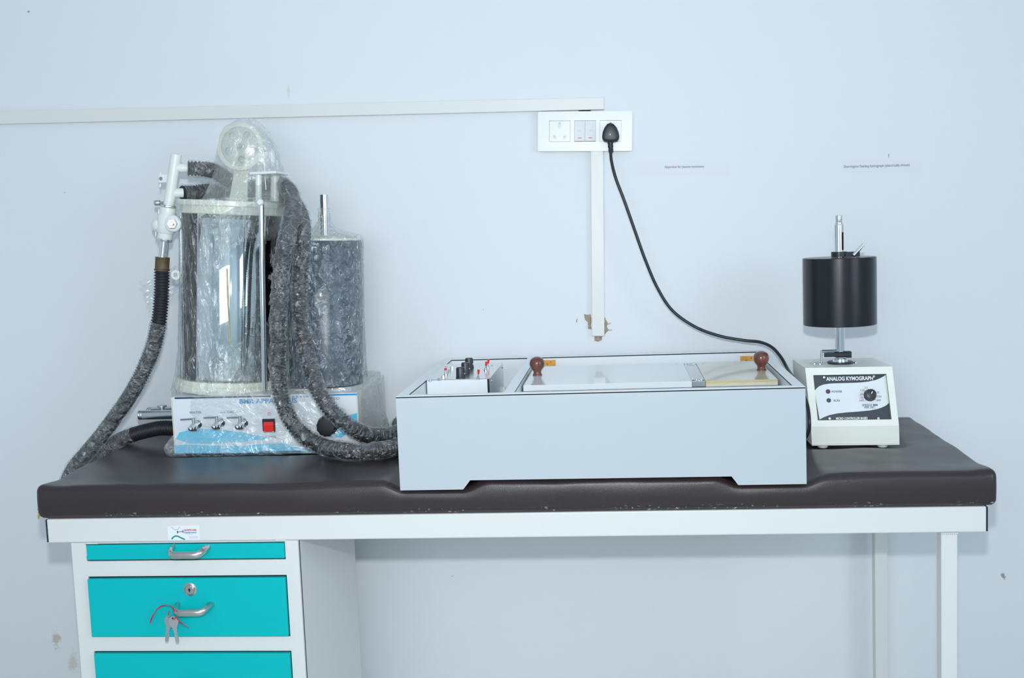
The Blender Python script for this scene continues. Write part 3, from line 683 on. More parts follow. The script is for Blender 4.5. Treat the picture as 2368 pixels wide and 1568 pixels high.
# control unit
cu0, cu1, cy0, cy1, cz1 = .7585, .889, .200, .462, .9715
cz0 = BZ0+.030
ctl = box('control_unit', cu0, cu1, cy0, cy1, cz0, cz1-.0015, 'lam_in', pbx, .001)
box('top_plate', cu0-.001, cu1+.0012, cy0-.001, cy1+.001, cz1-.0015, cz1, 'alu', ctl, .0005)
box('side_plate', cu1, cu1+.0014, cy0+.004, cy1, cz0, cz1-.0015, 'alu', ctl, .0003)
box('seam', cu1-.004, cu1+.0002, cy0-.0006, cy0+.001, cz0, cz1-.002, 'dark', ctl, 0)
def cpt(x, y): p = onz(x, y, cz1); return Vector((p.x, p.y, cz1))
def knob_at(p, r, h, name='knob', m='black', par=ctl, axis=(0, 0, 1), seg=48):
    u, v, d = frame_of(axis); bm = bmesh.new(); rings = []
    for (k, hh_) in ((1.06, 0), (1.06, h*.08), (1.0, h*.12), (.93, h*.86), (.86, h*.96), (.7, h)):
        ring = []
        for i in range(seg):
            a = 2*math.pi*i/seg; rr = r*k*(1-(.05 if (i % 4 < 2 and hh_ > h*.05 and hh_ < h*.9) else 0)); ring.append(bm.verts.new(p+d*hh_+(u*math.cos(a)+v*math.sin(a))*rr))
        rings.append(ring)
    for a, b in zip(rings, rings[1:]):
        for i in range(seg): bm.faces.new((a[i], a[(i+1) % seg], b[(i+1) % seg], b[i]))
    bm.faces.new(rings[0][::-1]); bm.faces.new(rings[-1]); return finish(name, bm, m, par, True, 35)
for (x, y) in ((1065.5, 874), (1077, 862), (1085.5, 851)):
    kp = cpt(x, y); k_ = knob_at(kp, .0096, .0225)
    screw('set_screw', kp+Vector((.0085, -.002, .009)), (1, -.3, 0), .0018, k_)
def toggle(x, y, lean, name='toggle_switch'):
    p = cpt(x, y); b = lathe(name, [(0, 0), (.0038, 0), (.0038, .0022), (.0026, .003), (.0026, .006), (0, .006)], p, 'screw', ctl, (0, 0, 1), 12)
    t = p+Vector((lean, 0, .011)); cyl('lever', p+Vector((0, 0, .005)), t, .0011, 'screw', b, 10)
    q = t+Vector((lean*.7, 0, .0085)); cyl('red_tip', t-Vector((0, 0, .001)), q, .0020, 'red', b, 12, .0026)
toggle(1105.5, 876.5, .0012); toggle(1123, 857, .0014); toggle(1128, 851, .0014)
pbp = cpt(1031, 867)
pbn = lathe('push_button', [(0, 0), (.0042, 0), (.0042, .0025), (.003, .003), (.003, .0055), (.0018, .006), (.0018, .010), (0, .010)], pbp, 'screw', ctl, seg=16)
cyl('red_cap', pbp+Vector((0, 0, .0095)), pbp+Vector((0, 0, .0145)), .0029, 'red', pbn, 16)
for (x, y) in ((1015, 879), (1024, 873), (1038.5, 859.5), (1044.5, 852)):
    p = cpt(x, y); sk = lathe('jack_socket', [(0, 0), (.0038, 0), (.0038, .002), (.0032, .0024), (.0032, .0046), (.0015, .0046), (.0015, .002), (0, .002)], p, 'screw', ctl, seg=6)
for (x, y) in ((994.5, 880.5), (1032, 848), (1138, 845.5)): screw('screw', cpt(x, y), (0, 0, 1), .0028, ctl)
for y, z in ((cy0+.03, cz1-.010), (cy1-.02, cz1-.008)): screw('screw', Vector((cu1+.0014, y, z)), (1, 0, 0), .003, ctl)
box('connector', cu1+.0014, cu1+.012, cy0+.14, cy0+.20, cz0+.06, cz0+.085, 'tee', ctl, .001); box('connector', cu1+.0014, cu1+.008, cy0+.225, cy0+.24, cz0+.06, cz0+.10, 'tee', ctl, .001)
# platform boards
PZ = .9615; PY0, PY1 = .150, .452
hx0, hx1 = onz(1600, 880, PZ).x, onz(1631, 880, PZ).x
plt_l = box('platform_board', .9635, hx0-.0005, PY0, PY1, PZ-.012, PZ, 'gloss_board', pbx, .0006)
plt_r = box('platform_board', hx1+.0005, 1.4665, PY0, PY1, PZ-.012, PZ, 'ply', pbx, .0006)
box('board_edge', hx1+.001, 1.4660, PY0-.0012, PY0, PZ-.004, PZ, 'ply_edge', plt_r, 0)
box('platform_box', .9635, 1.4665, PY0+.004, PY1-.004, BZ0+.031, PZ-.0135, 'lam_in', pbx, .0006)
hp = box('hinge_plate', hx0, hx1, PY0, PY1, PZ-.011, PZ-.001, 'alu', pbx, .0004)
for yc in (PY0+.02, PY1-.03):
    for x0, x1 in ((hx0-.0005, hx0+.006), (hx1-.007, hx1+.001)):
        cyl('hinge_barrel', (x0+.003, yc-.016, PZ+.0005), (x0+.003, yc+.016, PZ+.0005), .0026, 'chrome', hp, 12)
    for dxx, dyy in ((.010, .006), (.014, -.008), (.019, .004)): screw('screw', Vector((hx0+dxx, yc+dyy, PZ-.0005)), (0, 0, 1), .003, hp)
    for xx in (hx0-.018, hx1+.016):
        for d in (-.008, .008): screw('screw', Vector((xx+d*.3, yc+d, PZ)), (0, 0, 1), .0011, plt_l if xx < hx0 else plt_r)
for (x, y) in ((1243, 868), (1760.5, 856)):
    p = onz(x, y, PZ); k_ = lathe('wooden_knob', [(0, 0), (.0100, 0), (.0102, .0015), (.0092, .003), (.0083, .005), (.0082, .0075), (.0092, .0105), (.0118, .014), (.0145, .0175), (.0160, .022), (.0163, .026), (.0155, .031), (.0130, .0355), (.0085, .0388), (.0035, .0402), (0, .0405)], p, 'knobw', pbx, seg=40, angle=80)
for x0, x1, y0, y1 in ((1257, 1284, 833, 848), (1713, 1752, 823.5, 840)):
    a, b = at(x0, y1, BY1-TH-.006), at(x1, y0, BY1-TH-.006)
    wb = box('wood_block', a.x, b.x, BY1-TH-.007, BY1-TH+.0005, a.z, b.z, 'block', pbx, .0008)
    for fx, fz in ((.32, .4), (.62, .72)): screw('nail', Vector((a.x+(b.x-a.x)*fx, BY1-TH-.007, a.z+(b.z-a.z)*fz)), (0, -1, 0), .0012, wb, 'dark')

# ================================================================== KYMOGRAPH
ky = thing('analog_kymograph', (1.64, .36, .80), 'cream kymograph with black drum on a chrome spindle at the right end', 'kymograph')
fL0, fR0 = at(1877.5, 1026, .268), at(2080, 1026, .260)
fL1, fR1 = at(1875.5, 986, .266), at(2079, 985, .258)
tL, tR = at(1862, 848.5, .303), at(2063, 850, .292)
zb_ = (fL0.z+fR0.z)/2; zt_ = (tL.z+tR.z)/2; zm_ = (fL1.z+fR1.z)/2
bL, bR = Vector((1.541, .455, zt_)), Vector((1.713, .447, zt_))
bm = bmesh.new()
Lp = [Vector((fL0.x, fL0.y, zb_)), Vector((fL1.x, fL1.y, zm_)), Vector((tL.x, tL.y, zt_)), bL, Vector((bL.x+.006, bL.y, zb_))]
Rp = [Vector((fR0.x, fR0.y, zb_)), Vector((fR1.x, fR1.y, zm_)), Vector((tR.x, tR.y, zt_)), bR, Vector((bR.x+.006, bR.y, zb_))]
# the sloping front carries an opening: window corners in fractions of the slope
def onslope(fx, fy, d=0):
    a = Lp[1].lerp(Rp[1], fx); b = Lp[2].lerp(Rp[2], fx); p = a.lerp(b, fy)
    nrm = (Rp[1]-Lp[1]).cross(Lp[2]-Lp[1]).normalized(); return p+nrm*d
wx0, wx1, wy_0, wy_1 = .085, .925, .105, .875
va = [bm.verts.new(p) for p in Lp]; vb = [bm.verts.new(p) for p in Rp]
for i in range(5):
    j = (i+1) % 5
    if i == 1: continue
    bm.faces.new((va[i], vb[i], vb[j], va[j]))
bm.faces.new(va); bm.faces.new(vb[::-1])
wo = [bm.verts.new(onslope(*q)) for q in ((wx0, wy_0), (wx1, wy_0), (wx1, wy_1), (wx0, wy_1))]
wi = [bm.verts.new(onslope(*q, -.007)) for q in ((wx0, wy_0), (wx1, wy_0), (wx1, wy_1), (wx0, wy_1))]
co = [va[1], vb[1], vb[2], va[2]]
for i in range(4):
    j = (i+1) % 4; bm.faces.new((co[i], co[j], wo[j], wo[i])); f = bm.faces.new((wo[i], wo[j], wi[j], wi[i])); f.material_index = 1
bm.faces.new(wi)
hs = finish('housing', bm, ['cream', 'green_edge'], ky)
lip = bmesh.new()
hexa(lip, [Lp[0]+Vector((0, -.001, -.003)), Rp[0]+Vector((0, -.001, -.003)), Rp[4]+Vector((0, 0, -.003)), Lp[4]+Vector((0, 0, -.003)), Lp[0]+Vector((0, -.001, -.0004)), Rp[0]+Vector((0, -.001, -.0004)), Rp[4]+Vector((0, 0, -.0004)), Lp[4]+Vector((0, 0, -.0004))])
finish('base_plate', lip, 'cream', ky)
for x, y in ((1.575, .285), (1.695, .279), (1.57, .43), (1.69, .425)):
    lathe('rubber_foot', [(0, 0), (.0085, 0), (.0105, .002), (.0105, .0085), (0, .0085)], (x, y, zb_-.0112), 'tee', ky, seg=20)
# panel with printed waves, in panel coordinates 0..1
pU = (onslope(wx1, .5)-onslope(wx0, .5)); pV = (onslope(.5, wy_1)-onslope(.5, wy_0)); PWd, PHt = pU.length, pV.length
KF = mk_frame(onslope(wx0, wy_0, -.006), pU, pV)
skew = (onslope(wx0, wy_1)-onslope(wx0, wy_0)).dot(pU.normalized())/PHt
def kp2(x, y): return (x*PWd+skew*y*PHt, y*PHt)
bm = bmesh.new()
vs = [bm.verts.new(KF @ Vector((*kp2(*q), z))) for z in (-.0006, 0) for q in ((.002, .002), (.998, .002), (.998, .998), (.002, .998))]
for f in ((3, 2, 1, 0), (4, 5, 6, 7), (0, 1, 5, 4), (1, 2, 6, 5), (2, 3, 7, 6), (3, 0, 4, 7)): bm.faces.new([vs[i] for i in f])
pn = finish('control_panel', bm, 'panel_k', ky)
top = [(.0, .66), (.03, .71), (.07, .76), (.13, .795), (.22, .815), (.35, .82), (.5, .822), (.64, .828), (.75, .845), (.84, .872), (.91, .91), (.97, .96), (.996, .985)]
bot = [(.996, .37), (.96, .32), (.90, .275), (.82, .235), (.72, .21), (.58, .19), (.42, .175), (.28, .155), (.17, .12), (.09, .075), (.03, .025)]
plate2d('white_wave', [[kp2(*q) for q in top+bot]], off(KF, .0003), .0004, 'panel_w', pn)
def ktext(s, x, y, size, m, bold=.0, width=None, align='CENTER'):
    return text('lettering', s, KF @ Vector((*kp2(x, y), .0005)), pU, pV, size, m, pn, bold, align, width)
ktext('ANALOG KYMOGRAPH', .50, .915, .0112, 'ink_w', .030, PWd*.64)
ktext('MICRO CONTROLLER BASED', .47, .040, .0068, 'ink_w', .025, PWd*.43)
for s, x, y in (('POWER', .305, .632), ('RUN', .292, .435)): ktext(s, x, y, .0062, 'ink', .01)
for s, x, y in (('1.25', .655, .655), ('.25', .635, .565), ('.12', .63, .49), ('OFF', .628, .427), ('2.5', .71, .71), ('75', .865, .60), ('320', .875, .51), ('640', .862, .43)): ktext(s, x, y, .0055, 'ink')
for x, y in ((.69, .63), (.667, .567), (.668, .49), (.686, .437), (.83, .52), (.815, .445)): plate2d('dial_dot', [[(kp2(x, y)[0]+a, kp2(x, y)[1]+b) for a, b in circ(0, 0, .0008, 8)]], off(KF, .0006), .0002, 'ink', pn)
ktext('SPEEDS MM', .735, .325, .0062, 'ink', .01); ktext('PER SEC.', .735, .275, .0062, 'ink', .01)
nK = KF.to_3x3() @ Vector((0, 0, 1))
for x, y, m in ((.185, .640, 'led_r'), (.183, .445, 'led_g')):
    lathe('indicator_lamp', [(0, -.0005), (.0046, -.0005), (.0046, .001), (.0038, .0015), (.0033, .0028), (.002, .0042), (0, .0046)], KF @ Vector((*kp2(x, y), .0005)), m, pn, nK, 20)
kk = knob_at(KF @ Vector((*kp2(.752, .545), .0006)), .0120, .0165, 'speed_knob', 'black', ky, nK)
plate2d('pointer', [[(-.0008, .001), (.0008, .001), (.0008, .0062), (-.0008, .0062)]], off(KF @ Matrix.Translation((*kp2(.752, .545), 0)) @ Matrix.Rotation(-.45, 4, 'Z'), .0173), .0004, 'ink_w', kk)
for x, y in ((.15, .955), (.83, .955), (.17, .045), (.83, .035)): screw('panel_screw', KF @ Vector((*kp2(x, y), .0004)), nK, .0034, pn)
# spindle, drum and clamps
SX, SY = 1.6275, .365
sz = lambda py, px=1942: at(px, py, SY).z
cyl('spindle', (SX, SY, zt_), (SX, SY, sz(527)), .0098, 'chrome', ky, 32)
spn = lathe('spindle_tip', [(0, 0), (.0098, 0), (.0098, .007), (.0078, .0085), (.0078, .012), (.0068, .013), (.0072, .015), (.0072, .026), (.0062, .027), (0, .027)], (SX, SY, sz(527)-.0005), 'alu', ky, seg=32)
box('slot', SX+.006, SX+.0075, SY-.0102, SY-.006, sz(578), sz(537), 'dark', ky, 0)
DR = .0758
dr = lathe('drum', [(.0099, 0), (DR-.001, 0), (DR, .001), (DR, sz(595)-sz(750)-.001), (DR-.001, sz(595)-sz(750)), (.0099, sz(595)-sz(750))], (SX, SY, sz(750)), 'drum', ky, seg=96)
zc = sz(594)
cyl('clamp_collar', (SX, SY, zc), (SX, SY, zc+.011), .0165, 'black', ky)
box('clamp_arm', SX+.005, SX+.041, SY-.012, SY+.008, zc, zc+.010, 'black', ky, .0015)
cyl('clamp_lever', (SX+.026, SY-.016, zc+.002), (SX+.048, SY-.012, zc+.025), .0038, 'chrome', ky, 16)
cyl('bearing_flange', (SX, SY, zt_), (SX, SY, zt_+.004), .027, 'black', ky, 40)
lathe('bearing_flange_ring', [(.0099, 0), (.016, 0), (.015, .006), (.0099, .007)], (SX, SY, zt_+.004), 'chrome', ky)
za = at(1941, 819, SY).z
arm = box('brake_arm', SX-.036, SX+.020, SY-.016, SY-.0105, za-.004, za+.005, 'black', ky, .0015)
cyl('brake_ring', (SX, SY, za-.006), (SX, SY, za+.006), .0125, 'black', arm, 28); box('brake_clamp', SX+.010, SX+.022, SY-.012, SY+.006, za-.007, za+.006, 'black', arm, .001)
screw('screw', Vector((SX+.013, SY-.012, za-.001)), (0, -1, 0), .0018, arm); screw('screw', Vector((SX+.019, SY-.012, za-.001)), (0, -1, 0), .0018, arm)
cyl('brake_rod', (SX-.04, SY-.008, za+.008), (SX-.008, SY-.008, za+.008), .003, 'chrome', arm, 12)
cyl('brake_post', (SX-.041, SY-.01, zt_+.002), (SX-.041, SY-.01, za+.010), .0022, 'steel', arm, 12)
box('slide_plate', SX-.062, SX+.02, SY-.004, SY+.012, zt_, zt_+.0015, 'steel', ky, .0004)
for x, y in ((SX-.055, SY-.004), (SX-.045, SY-.012), (SX+.031, SY-.006)): screw('screw', Vector((x, y, zt_+.0012)), (0, 0, 1), .0042, ky)

# ================================================================== METABOLISM (BMR) APPARATUS
bmr = thing('metabolism_apparatus', (.37, .45, .80), 'wrapped metabolic rate apparatus with chrome bell, grey drum and black hoses', 'lab apparatus')
QX0, QX1, QY0, QY1, QZ0, QZ1 = .160, .5815, .315, .602, .803, .9315
base = box('base_cabinet', QX0, QX1, QY0, QY1, QZ0, QZ1, 'white', bmr, .0015)
for x in (QX0+.03, QX1-.03):
    for y in (QY0+.03, QY1-.03): cyl('rubber_foot', (x, y, .796), (x, y, QZ0), .010, 'black', bmr)
for x in (QX0-.0012, QX1-.0004): box('corner_trim', x, x+.0016, QY0-.0016, QY0+.03, QZ0+.002, QZ1, 'acryl', base, 0)
BF = mk_frame((QX0, QY0-.0012, QZ0), XR, ZU); BW, BH = QX1-QX0, QZ1-QZ0
fpan = box('front_panel', QX0+.001, QX1-.001, QY0-.0012, QY0, QZ0+.001, QZ1-.001, 'panel_w', bmr, 0)
def bq(px, py): q = at(px, py, QY0-.0015); return (q.x-QX0, q.z-QZ0)
def bplate(name, pxs, m, d=.0003): return plate2d(name, [[bq(*p) for p in pxs]], off(BF, d), .0003, m, fpan)
bplate('top_band', [(404, 919), (626, 914.5), (626, 918), (404, 923)], 'ink'); bplate('top_band', [(760, 911.5), (826, 910), (826, 914), (760, 915.5)], 'blue')
for k in range(5): bplate('dash', [(675+k*8, 915.8-.2*k), (680+k*8, 915.7-.2*k), (682+k*8, 919-.2*k), (677+k*8, 919.1-.2*k)], 'blue')
bplate('blue_wave', [(405, 1040), (405, 1030), (430, 1028), (480, 1030), (560, 1031), (620, 1026), (660, 1026), (690, 1035), (720, 1040), (820, 1038), (820, 1046), (404, 1049)], 'cyan')
bplate('blue_wave', [(406, 1015), (415, 1000), (440, 994), (470, 992), (520, 995), (560, 1000), (600, 1008), (622, 1015), (560, 1022), (500, 1026), (440, 1026)], 'cyan')
bplate('blue_wave', [(826, 955), (800, 962), (780, 975), (760, 992), (748, 1010), (790, 1012), (826, 985)], 'cyan', .0004)
bplate('dark_line', [(600, 1044), (722, 1042), (722, 1044.5), (596, 1047)], 'ink', .0005)
def btext(s, px0, px1, py, size, m, bold=0):
    a, b = at(px0, py, QY0-.0015), at(px1, py-.02*(px1-px0), QY0-.0015); return text('lettering', s, a, b-a, ZU, size, m, fpan, bold, width=(b-a).length, lift=.0004)
btext('BMR APPARATUS', 553, 686, 929, .0145, 'blue', .025)
btext('WATER', 438, 466, 954.5, .0075, 'ink_g', .005); btext('GAS', 525, 541, 953, .0075, 'ink_g', .005)
bplate('rule', [(508, 953.3), (522, 953), (522, 954), (508, 954.3)], 'ink_g'); bplate('rule', [(544, 952.6), (557, 952.3), (557, 953.3), (544, 953.6)], 'ink_g')
btext('SPEED', 754, 785, 922, .0070, 'ink_g'); btext('C', 770, 774, 931, .0070, 'ink_g'); btext('POWER', 614, 638, 1011, .0068, 'ink_g')
pwc = bq(622.5, 957)
plate2d('power_symbol', [[(pwc[0]+x, pwc[1]+y) for x, y in [(.0036*math.cos(t), .0036*math.sin(t)) for t in [math.radians(120+300*k/16) for k in range(17)]] + [(.0028*math.cos(t), .0028*math.sin(t)) for t in [math.radians(420-300*k/16) for k in range(17)]]]], off(BF, .0004), .0003, 'inkred', fpan)
plate2d('power_symbol', [[(pwc[0]-.0004, pwc[1]), (pwc[0]+.0004, pwc[1]), (pwc[0]+.0004, pwc[1]+.0045), (pwc[0]-.0004, pwc[1]+.0045)]], off(BF, .0004), .0003, 'inkred', fpan)
a, b = at(609, 1000, QY0-.002), at(636, 968, QY0-.002)
swb = box('rocker_switch', a.x, b.x, QY0-.006, QY0-.001, a.z, b.z, 'black', bmr, .001)
zmid = (a.z+b.z)/2
hexbox('red_rocker', [(a.x+.003, QY0-.0085, a.z+.003), (b.x-.003, QY0-.0085, a.z+.003), (b.x-.003, QY0-.004, a.z+.003), (a.x+.003, QY0-.004, a.z+.003), (a.x+.003, QY0-.0085, zmid), (b.x-.003, QY0-.0085, zmid), (b.x-.003, QY0-.004, zmid), (a.x+.003, QY0-.004, zmid)], 'red', swb, .0006)
hexbox('red_rocker', [(a.x+.003, QY0-.0085, zmid), (b.x-.003, QY0-.0085, zmid), (b.x-.003, QY0-.004, zmid), (a.x+.003, QY0-.004, zmid), (a.x+.003, QY0-.005, b.z-.003), (b.x-.003, QY0-.005, b.z-.003), (b.x-.003, QY0-.003, b.z-.003), (a.x+.003, QY0-.003, b.z-.003)], 'red', swb, .0006)
kc = at(757, 985, QY0-.002); knob_at(Vector((kc.x, QY0-.001, kc.z)), .023, .016, 'speed_dial', 'black', bmr, (0, -1, 0))
# three small brass cocks
def cock(px, py, k):
    p = at(px, py, QY0-.03); q = Vector((p.x+.004, QY0, p.z+.006))
    v = lathe('valve', [(0, 0), (.0105, 0), (.0105, .003), (.0055, .004), (.0055, .016), (.0075, .018), (.0085, .022), (.0075, .026), (.005, .028), (.0058, .029), (.0058, .036), (.0032, .0365), (.0032, .030), (0, .030)], q, 'chrome', bmr, Vector((-.12, -1, -.12)), 24)
    c = Vector((p.x+.002, QY0-.021, p.z+.004))
    cyl('stem', c, c+Vector((0, 0, .019)), .0038, 'steel', v, 14); cyl('lever', c+Vector((.004, 0, .0175)), c+Vector((-.029, -.002, .0165)), .0018, 'steel', v, 10)
    lathe('drain_tip', [(0, 0), (.0035, 0), (.0035, .006), (.0058, .007), (.0058, .010), (0, .010)], c, 'brown_rub', v, (0, 0, -1), 14)
for k, (x, y) in enumerate(((443, 992), (497, 988), (551, 988))): cock(x, y, k)
# plinth, bell tank and posts
bC, tC = at(531.5, 898, .452), at(536.5, 478, .452)
bC.z = QZ1; ax = (tC-bC).normalized()
tank_len = (tC-bC).length
lathe('tank_plinth', [(0, 0), (.124, 0), (.124, .014), (.119, .018), (.119, .026), (0, .026)], bC, 'acryl', bmr, ax, 64)
lathe('clear_tank', [(.112, .026), (.112, tank_len-.002), (.1085, tank_len-.002), (.1085, .026)], bC, 'clear', bmr, ax, 72)
lathe('chrome_bell', [(0, .028), (.096, .028), (.0965, .03), (.0965, tank_len-.024), (.094, tank_len-.020), (0, tank_len-.020)], bC, 'mirror', bmr, ax, 96)
lathe('tank_lid', [(0, -.018), (.1130, -.018), (.1145, -.016), (.1145, -.001), (.121, .0), (.1225, .002), (.1225, .011), (.121, .0125), (0, .0125)], tC, 'acryl', bmr, ax, 72)
for px, py, px2, py2, r in ((604, 472, 612, 905, .0062), (418, 500, 424, 900, .0045), (437, 500, 446, 900, .003)):
    cyl('guide_post', at(px, py, .333 if px > 500 else .40), at(px2, py2, .333 if px > 500 else .40), r, 'chrome', bmr, 20)
tube('yellow_cord', [at(524, 620, .350), at(527, 700, .350), at(532, 798, .350)], .0016, 'ply_edge', bmr, 8)
pk = at(601, 468, .325); lathe('white_knob', [(0, 0), (.005, .0005), (.0072, .003), (.0078, .006), (.0072, .010), (.005, .0125), (0, .013)], pk+Vector((0, .008, 0)), 'tee', bmr, (0, -1, 0), 20)
cyl('pulley_post', at(598, 466, .40), at(598, 402, .40), .0072, 'tee', bmr)
a, b = at(585, 405, .40), at(646, 396, .40); box('pulley_bracket', a.x, b.x, .375, .47, a.z, b.z, 'tee', bmr, .002)
cyl('pulley_post', at(636, 466, .45), at(636, 402, .45), .010, 'tee', bmr)
# pulley wheel with lightening holes
pcn = at(557, 339, .44); R = .0505
pw_ = [circ(0, 0, R, 56)] + [circ(.030*math.cos(t), .030*math.sin(t), .0088, 18) for t in [math.radians(54+72*k) for k in range(5)]] + [circ(0, 0, .004, 12)]
PWF = mk_frame(pcn, XR, ZU)
pl = plate2d('pulley_wheel', pw_, PWF, .006, 'pulley', bmr)
for d in (-.0055, .0055):
    plate2d('pulley_flange', [circ(0, 0, R+.0035, 56), circ(0, 0, R-.006, 48)], off(PWF, d), .003, 'acryl', pl)
cyl('axle', pcn+Vector((0, .03, 0)), pcn+Vector((0, -.012, 0)), .0038, 'steel', pl, 16); screw('axle_screw', pcn+Vector((0, -.012, 0)), (0, -1, 0), .006, pl, 'chrome')
q0 = at(552, 462, .465); hexbox('pulley_upright', [(q0.x-.022, .458, q0.z-.005), (q0.x+.022, .458, q0.z-.005), (q0.x+.022, .466, q0.z-.005), (q0.x-.022, .466, q0.z-.005), (pcn.x-.012, .458, pcn.z+.01), (pcn.x+.012, .458, pcn.z+.01), (pcn.x+.012, .466, pcn.z+.01), (pcn.x-.012, .466, pcn.z+.01)], 'acryl', bmr, .002)
tube('bead_chain', [pcn+Vector((R*math.cos(t), 0, R*math.sin(t))) for t in [math.radians(100-20*k) for k in range(6)]] + [pcn+Vector((R+.001, 0, -.03)), pcn+Vector((R+.002, 0, -.1))], .0016, 'screw', bmr, 6)
# drum beside the tank
dB, dT = at(756, 893, .472), at(750.5, 556, .472); dB.z = QZ1+.004
dax = (dT-dB).normalized(); dl = (dT-dB).length
lathe('recording_drum', [(.01, 0), (.0845, 0), (.0855, .001), (.0855, dl-.002), (.0845, dl-.0005), (.01, dl)], dB, 'drum2', bmr, dax, 80)
lathe('drum_cap', [(.0095, 0), (.0835, 0), (.085, .001), (.085, .0045), (.083, .006), (.02, .008), (.0095, .012)], dT, 'acryl', bmr, dax, 64)
sT = at(750, 450, .472); cyl('drum_shaft', dB, sT, .0098, 'chrome', bmr, 28)
# tee pipe and breathing valve at the left
YT = .40
def T(x, y, d=0): return at(x, y, YT+d)
cyl('tee_pipe', T(390, 478), T(407.5, 357), .0123, 'tee', bmr, 32)
cyl('tee_branch', T(404, 388), T(437, 389, .008), .0100, 'tee', bmr, 24); cyl('tee_branch', T(396, 446), T(424, 446, .012), .0105, 'tee', bmr, 24)
a, b = T(369, 423), T(392, 403); bk = box('side_bracket', a.x, b.x, YT-.005, YT+.004, a.z, b.z, 'tee', bmr, .0012)
lathe('eyelet', [(.0026, 0), (.0045, 0), (.0045, .001), (.0026, .001)], Vector((a.x+.006, YT-.005, (a.z+b.z)/2)), 'chrome', bk, (0, -1, 0), 16)
plate2d('eyelet_hole', [circ(0, 0, .0028, 14)], mk_frame((a.x+.006, YT-.0053, (a.z+b.z)/2), XR, ZU), .0004, 'cavity', bk)
cyl('pin', T(371, 424), T(370, 433), .0016, 'steel', bk, 8); cyl('pin', T(372, 398), T(372, 404), .0014, 'steel', bk, 8)
kn = lathe('thumb_screw', [(0, 0), (.0058, 0), (.0064, .0008), (.0064, .011), (.0058, .012), (.003, .012), (.003, .022), (0, .022)], T(358, 469.5), 'chrome_s', bmr, (1, 0, 0), 24)
up_ = (T(390, 478)-T(381, 555)).normalized()
lathe('collar_ring', [(.008, 0), (.0175, 0), (.018, .001), (.018, .006), (.0175, .007), (.008, .007)], T(388.5, 481), 'alu', bmr, up_, 32)
vb_ = lathe('valve_body', [(0, 0), (.0165, 0), (.0175, .002), (.0172, .012), (.0215, .018), (.0225, .035), (.0215, .052), (.0182, .058), (.0182, .072), (0, .072)], T(381, 553), 'tee', bmr, up_, 36)
lathe('valve_side_port', [(0, 0), (.012, 0), (.015, .004), (.017, .010), (.0165, .020), (.013, .028), (.008, .032), (0, .033)], T(385, 518), 'tee', vb_, (-1, -.1, -.1), 28)
nc = T(398, 517, -.024)
lathe('washer', [(0, 0), (.0185, 0), (.019, .001), (.0175, .0035), (.012, .005), (0, .005)], nc+Vector((0, .006, 0)), 'plate', vb_, (.15, -1, 0), 36)
lathe('port_boss', [(0, 0), (.0165, 0), (.0165, .028), (0, .028)], nc+Vector((0, .032, 0)), 'tee', vb_, (.1, -1, 0), 30)
lathe('hex_nut', [(0, 0), (.0118, 0), (.0118, .007), (.0105, .0085), (.006, .0085), (.006, .013), (.0045, .014), (.0028, .014), (.0028, .010), (0, .010)], nc+Vector((.001, .001, -.0005)), 'chrome', vb_, (.15, -1, 0), 6, 20)
for x, y, x2, y2 in ((368, 483, 367, 497), (361, 534, 361, 547)): cyl('pin', T(x, y), T(x2, y2), .0028, 'chrome', vb_, 12)
lathe('lower_ring', [(.008, 0), (.0162, 0), (.0168, .001), (.0168, .006), (.016, .007), (.008, .007)], T(380.5, 558.5), 'alu', bmr, up_, 32)
cyl('valve_pipe', T(375.5, 604), T(380.5, 557), .0105, 'chrome', bmr, 24)
# hose from the valve over the table's left end and back to the base port
cufft, cuffb = T(376, 595), T(374.5, 624)
lathe('hose_cuff', [(.010, 0), (.0165, 0), (.0160, .001), (.0158, .026), (.0175, .029), (.0175, .031), (.010, .031)], cufft, 'brown_rub', bmr, cuffb-cufft, 28)
LH = [T(374.5, 622), T(374, 660), T(372, 700), T(367, 745), at(355, 800, .405), at(338, 843, .41), at(318, 885, .41), at(292, 928, .415), at(262, 970, .415), at(232, 1010, .418), at(198, 1050, .42), at(172, 1082, .425),
      at(158, 1112, .435), at(160, 1135, .455), at(185, 1130, .475), at(210, 1090, .475), at(240, 1045, .465), at(272, 1020, .455), at(312, 1004, .45), at(350, 994, .445), at(376, 990, .44), at(412, 990, .435), Vector((.158, .435, .848))]
lhose = hose('breathing_hose', LH, bmr, .0158, .0022, .0066)
hose_film('hose_film', LH[3:19], lhose, .0192, 3.1)
lathe('hose_port', [(0, 0), (.0175, 0), (.0175, .016), (.014, .017), (.014, .03), (0, .03)], Vector((QX0, .435, .850)), 'black', base, (-1, 0, 0), 24)
# metal pipe stubs on the left side of the base
for x0, y0, x1, y1, r, Yp in ((322, 960, 402, 962, .0108, .41), (342, 950, 402, 950, .009, .46)):
    a, b = at(x0, y0, Yp), at(x1, y1, Yp); b = Vector((QX0+.002, Yp, a.z)); L_ = (b-a).length
    lathe('pipe_stub', [(r*.8, .006), (r*.8, 0), (r, 0), (r, .003), (r*.94, .004), (r, .005), (r, .008), (r*.94, .009), (r, .010), (r, L_), (0, L_)], a, 'steel', base, b-a, 28)
a = at(375, 950, .435); lathe('pipe_fitting', [(0, 0), (.007, 0), (.007, .008), (.011, .009), (.011, .013), (0, .013)], a, 'steel', base, (0, 0, 1), 20)
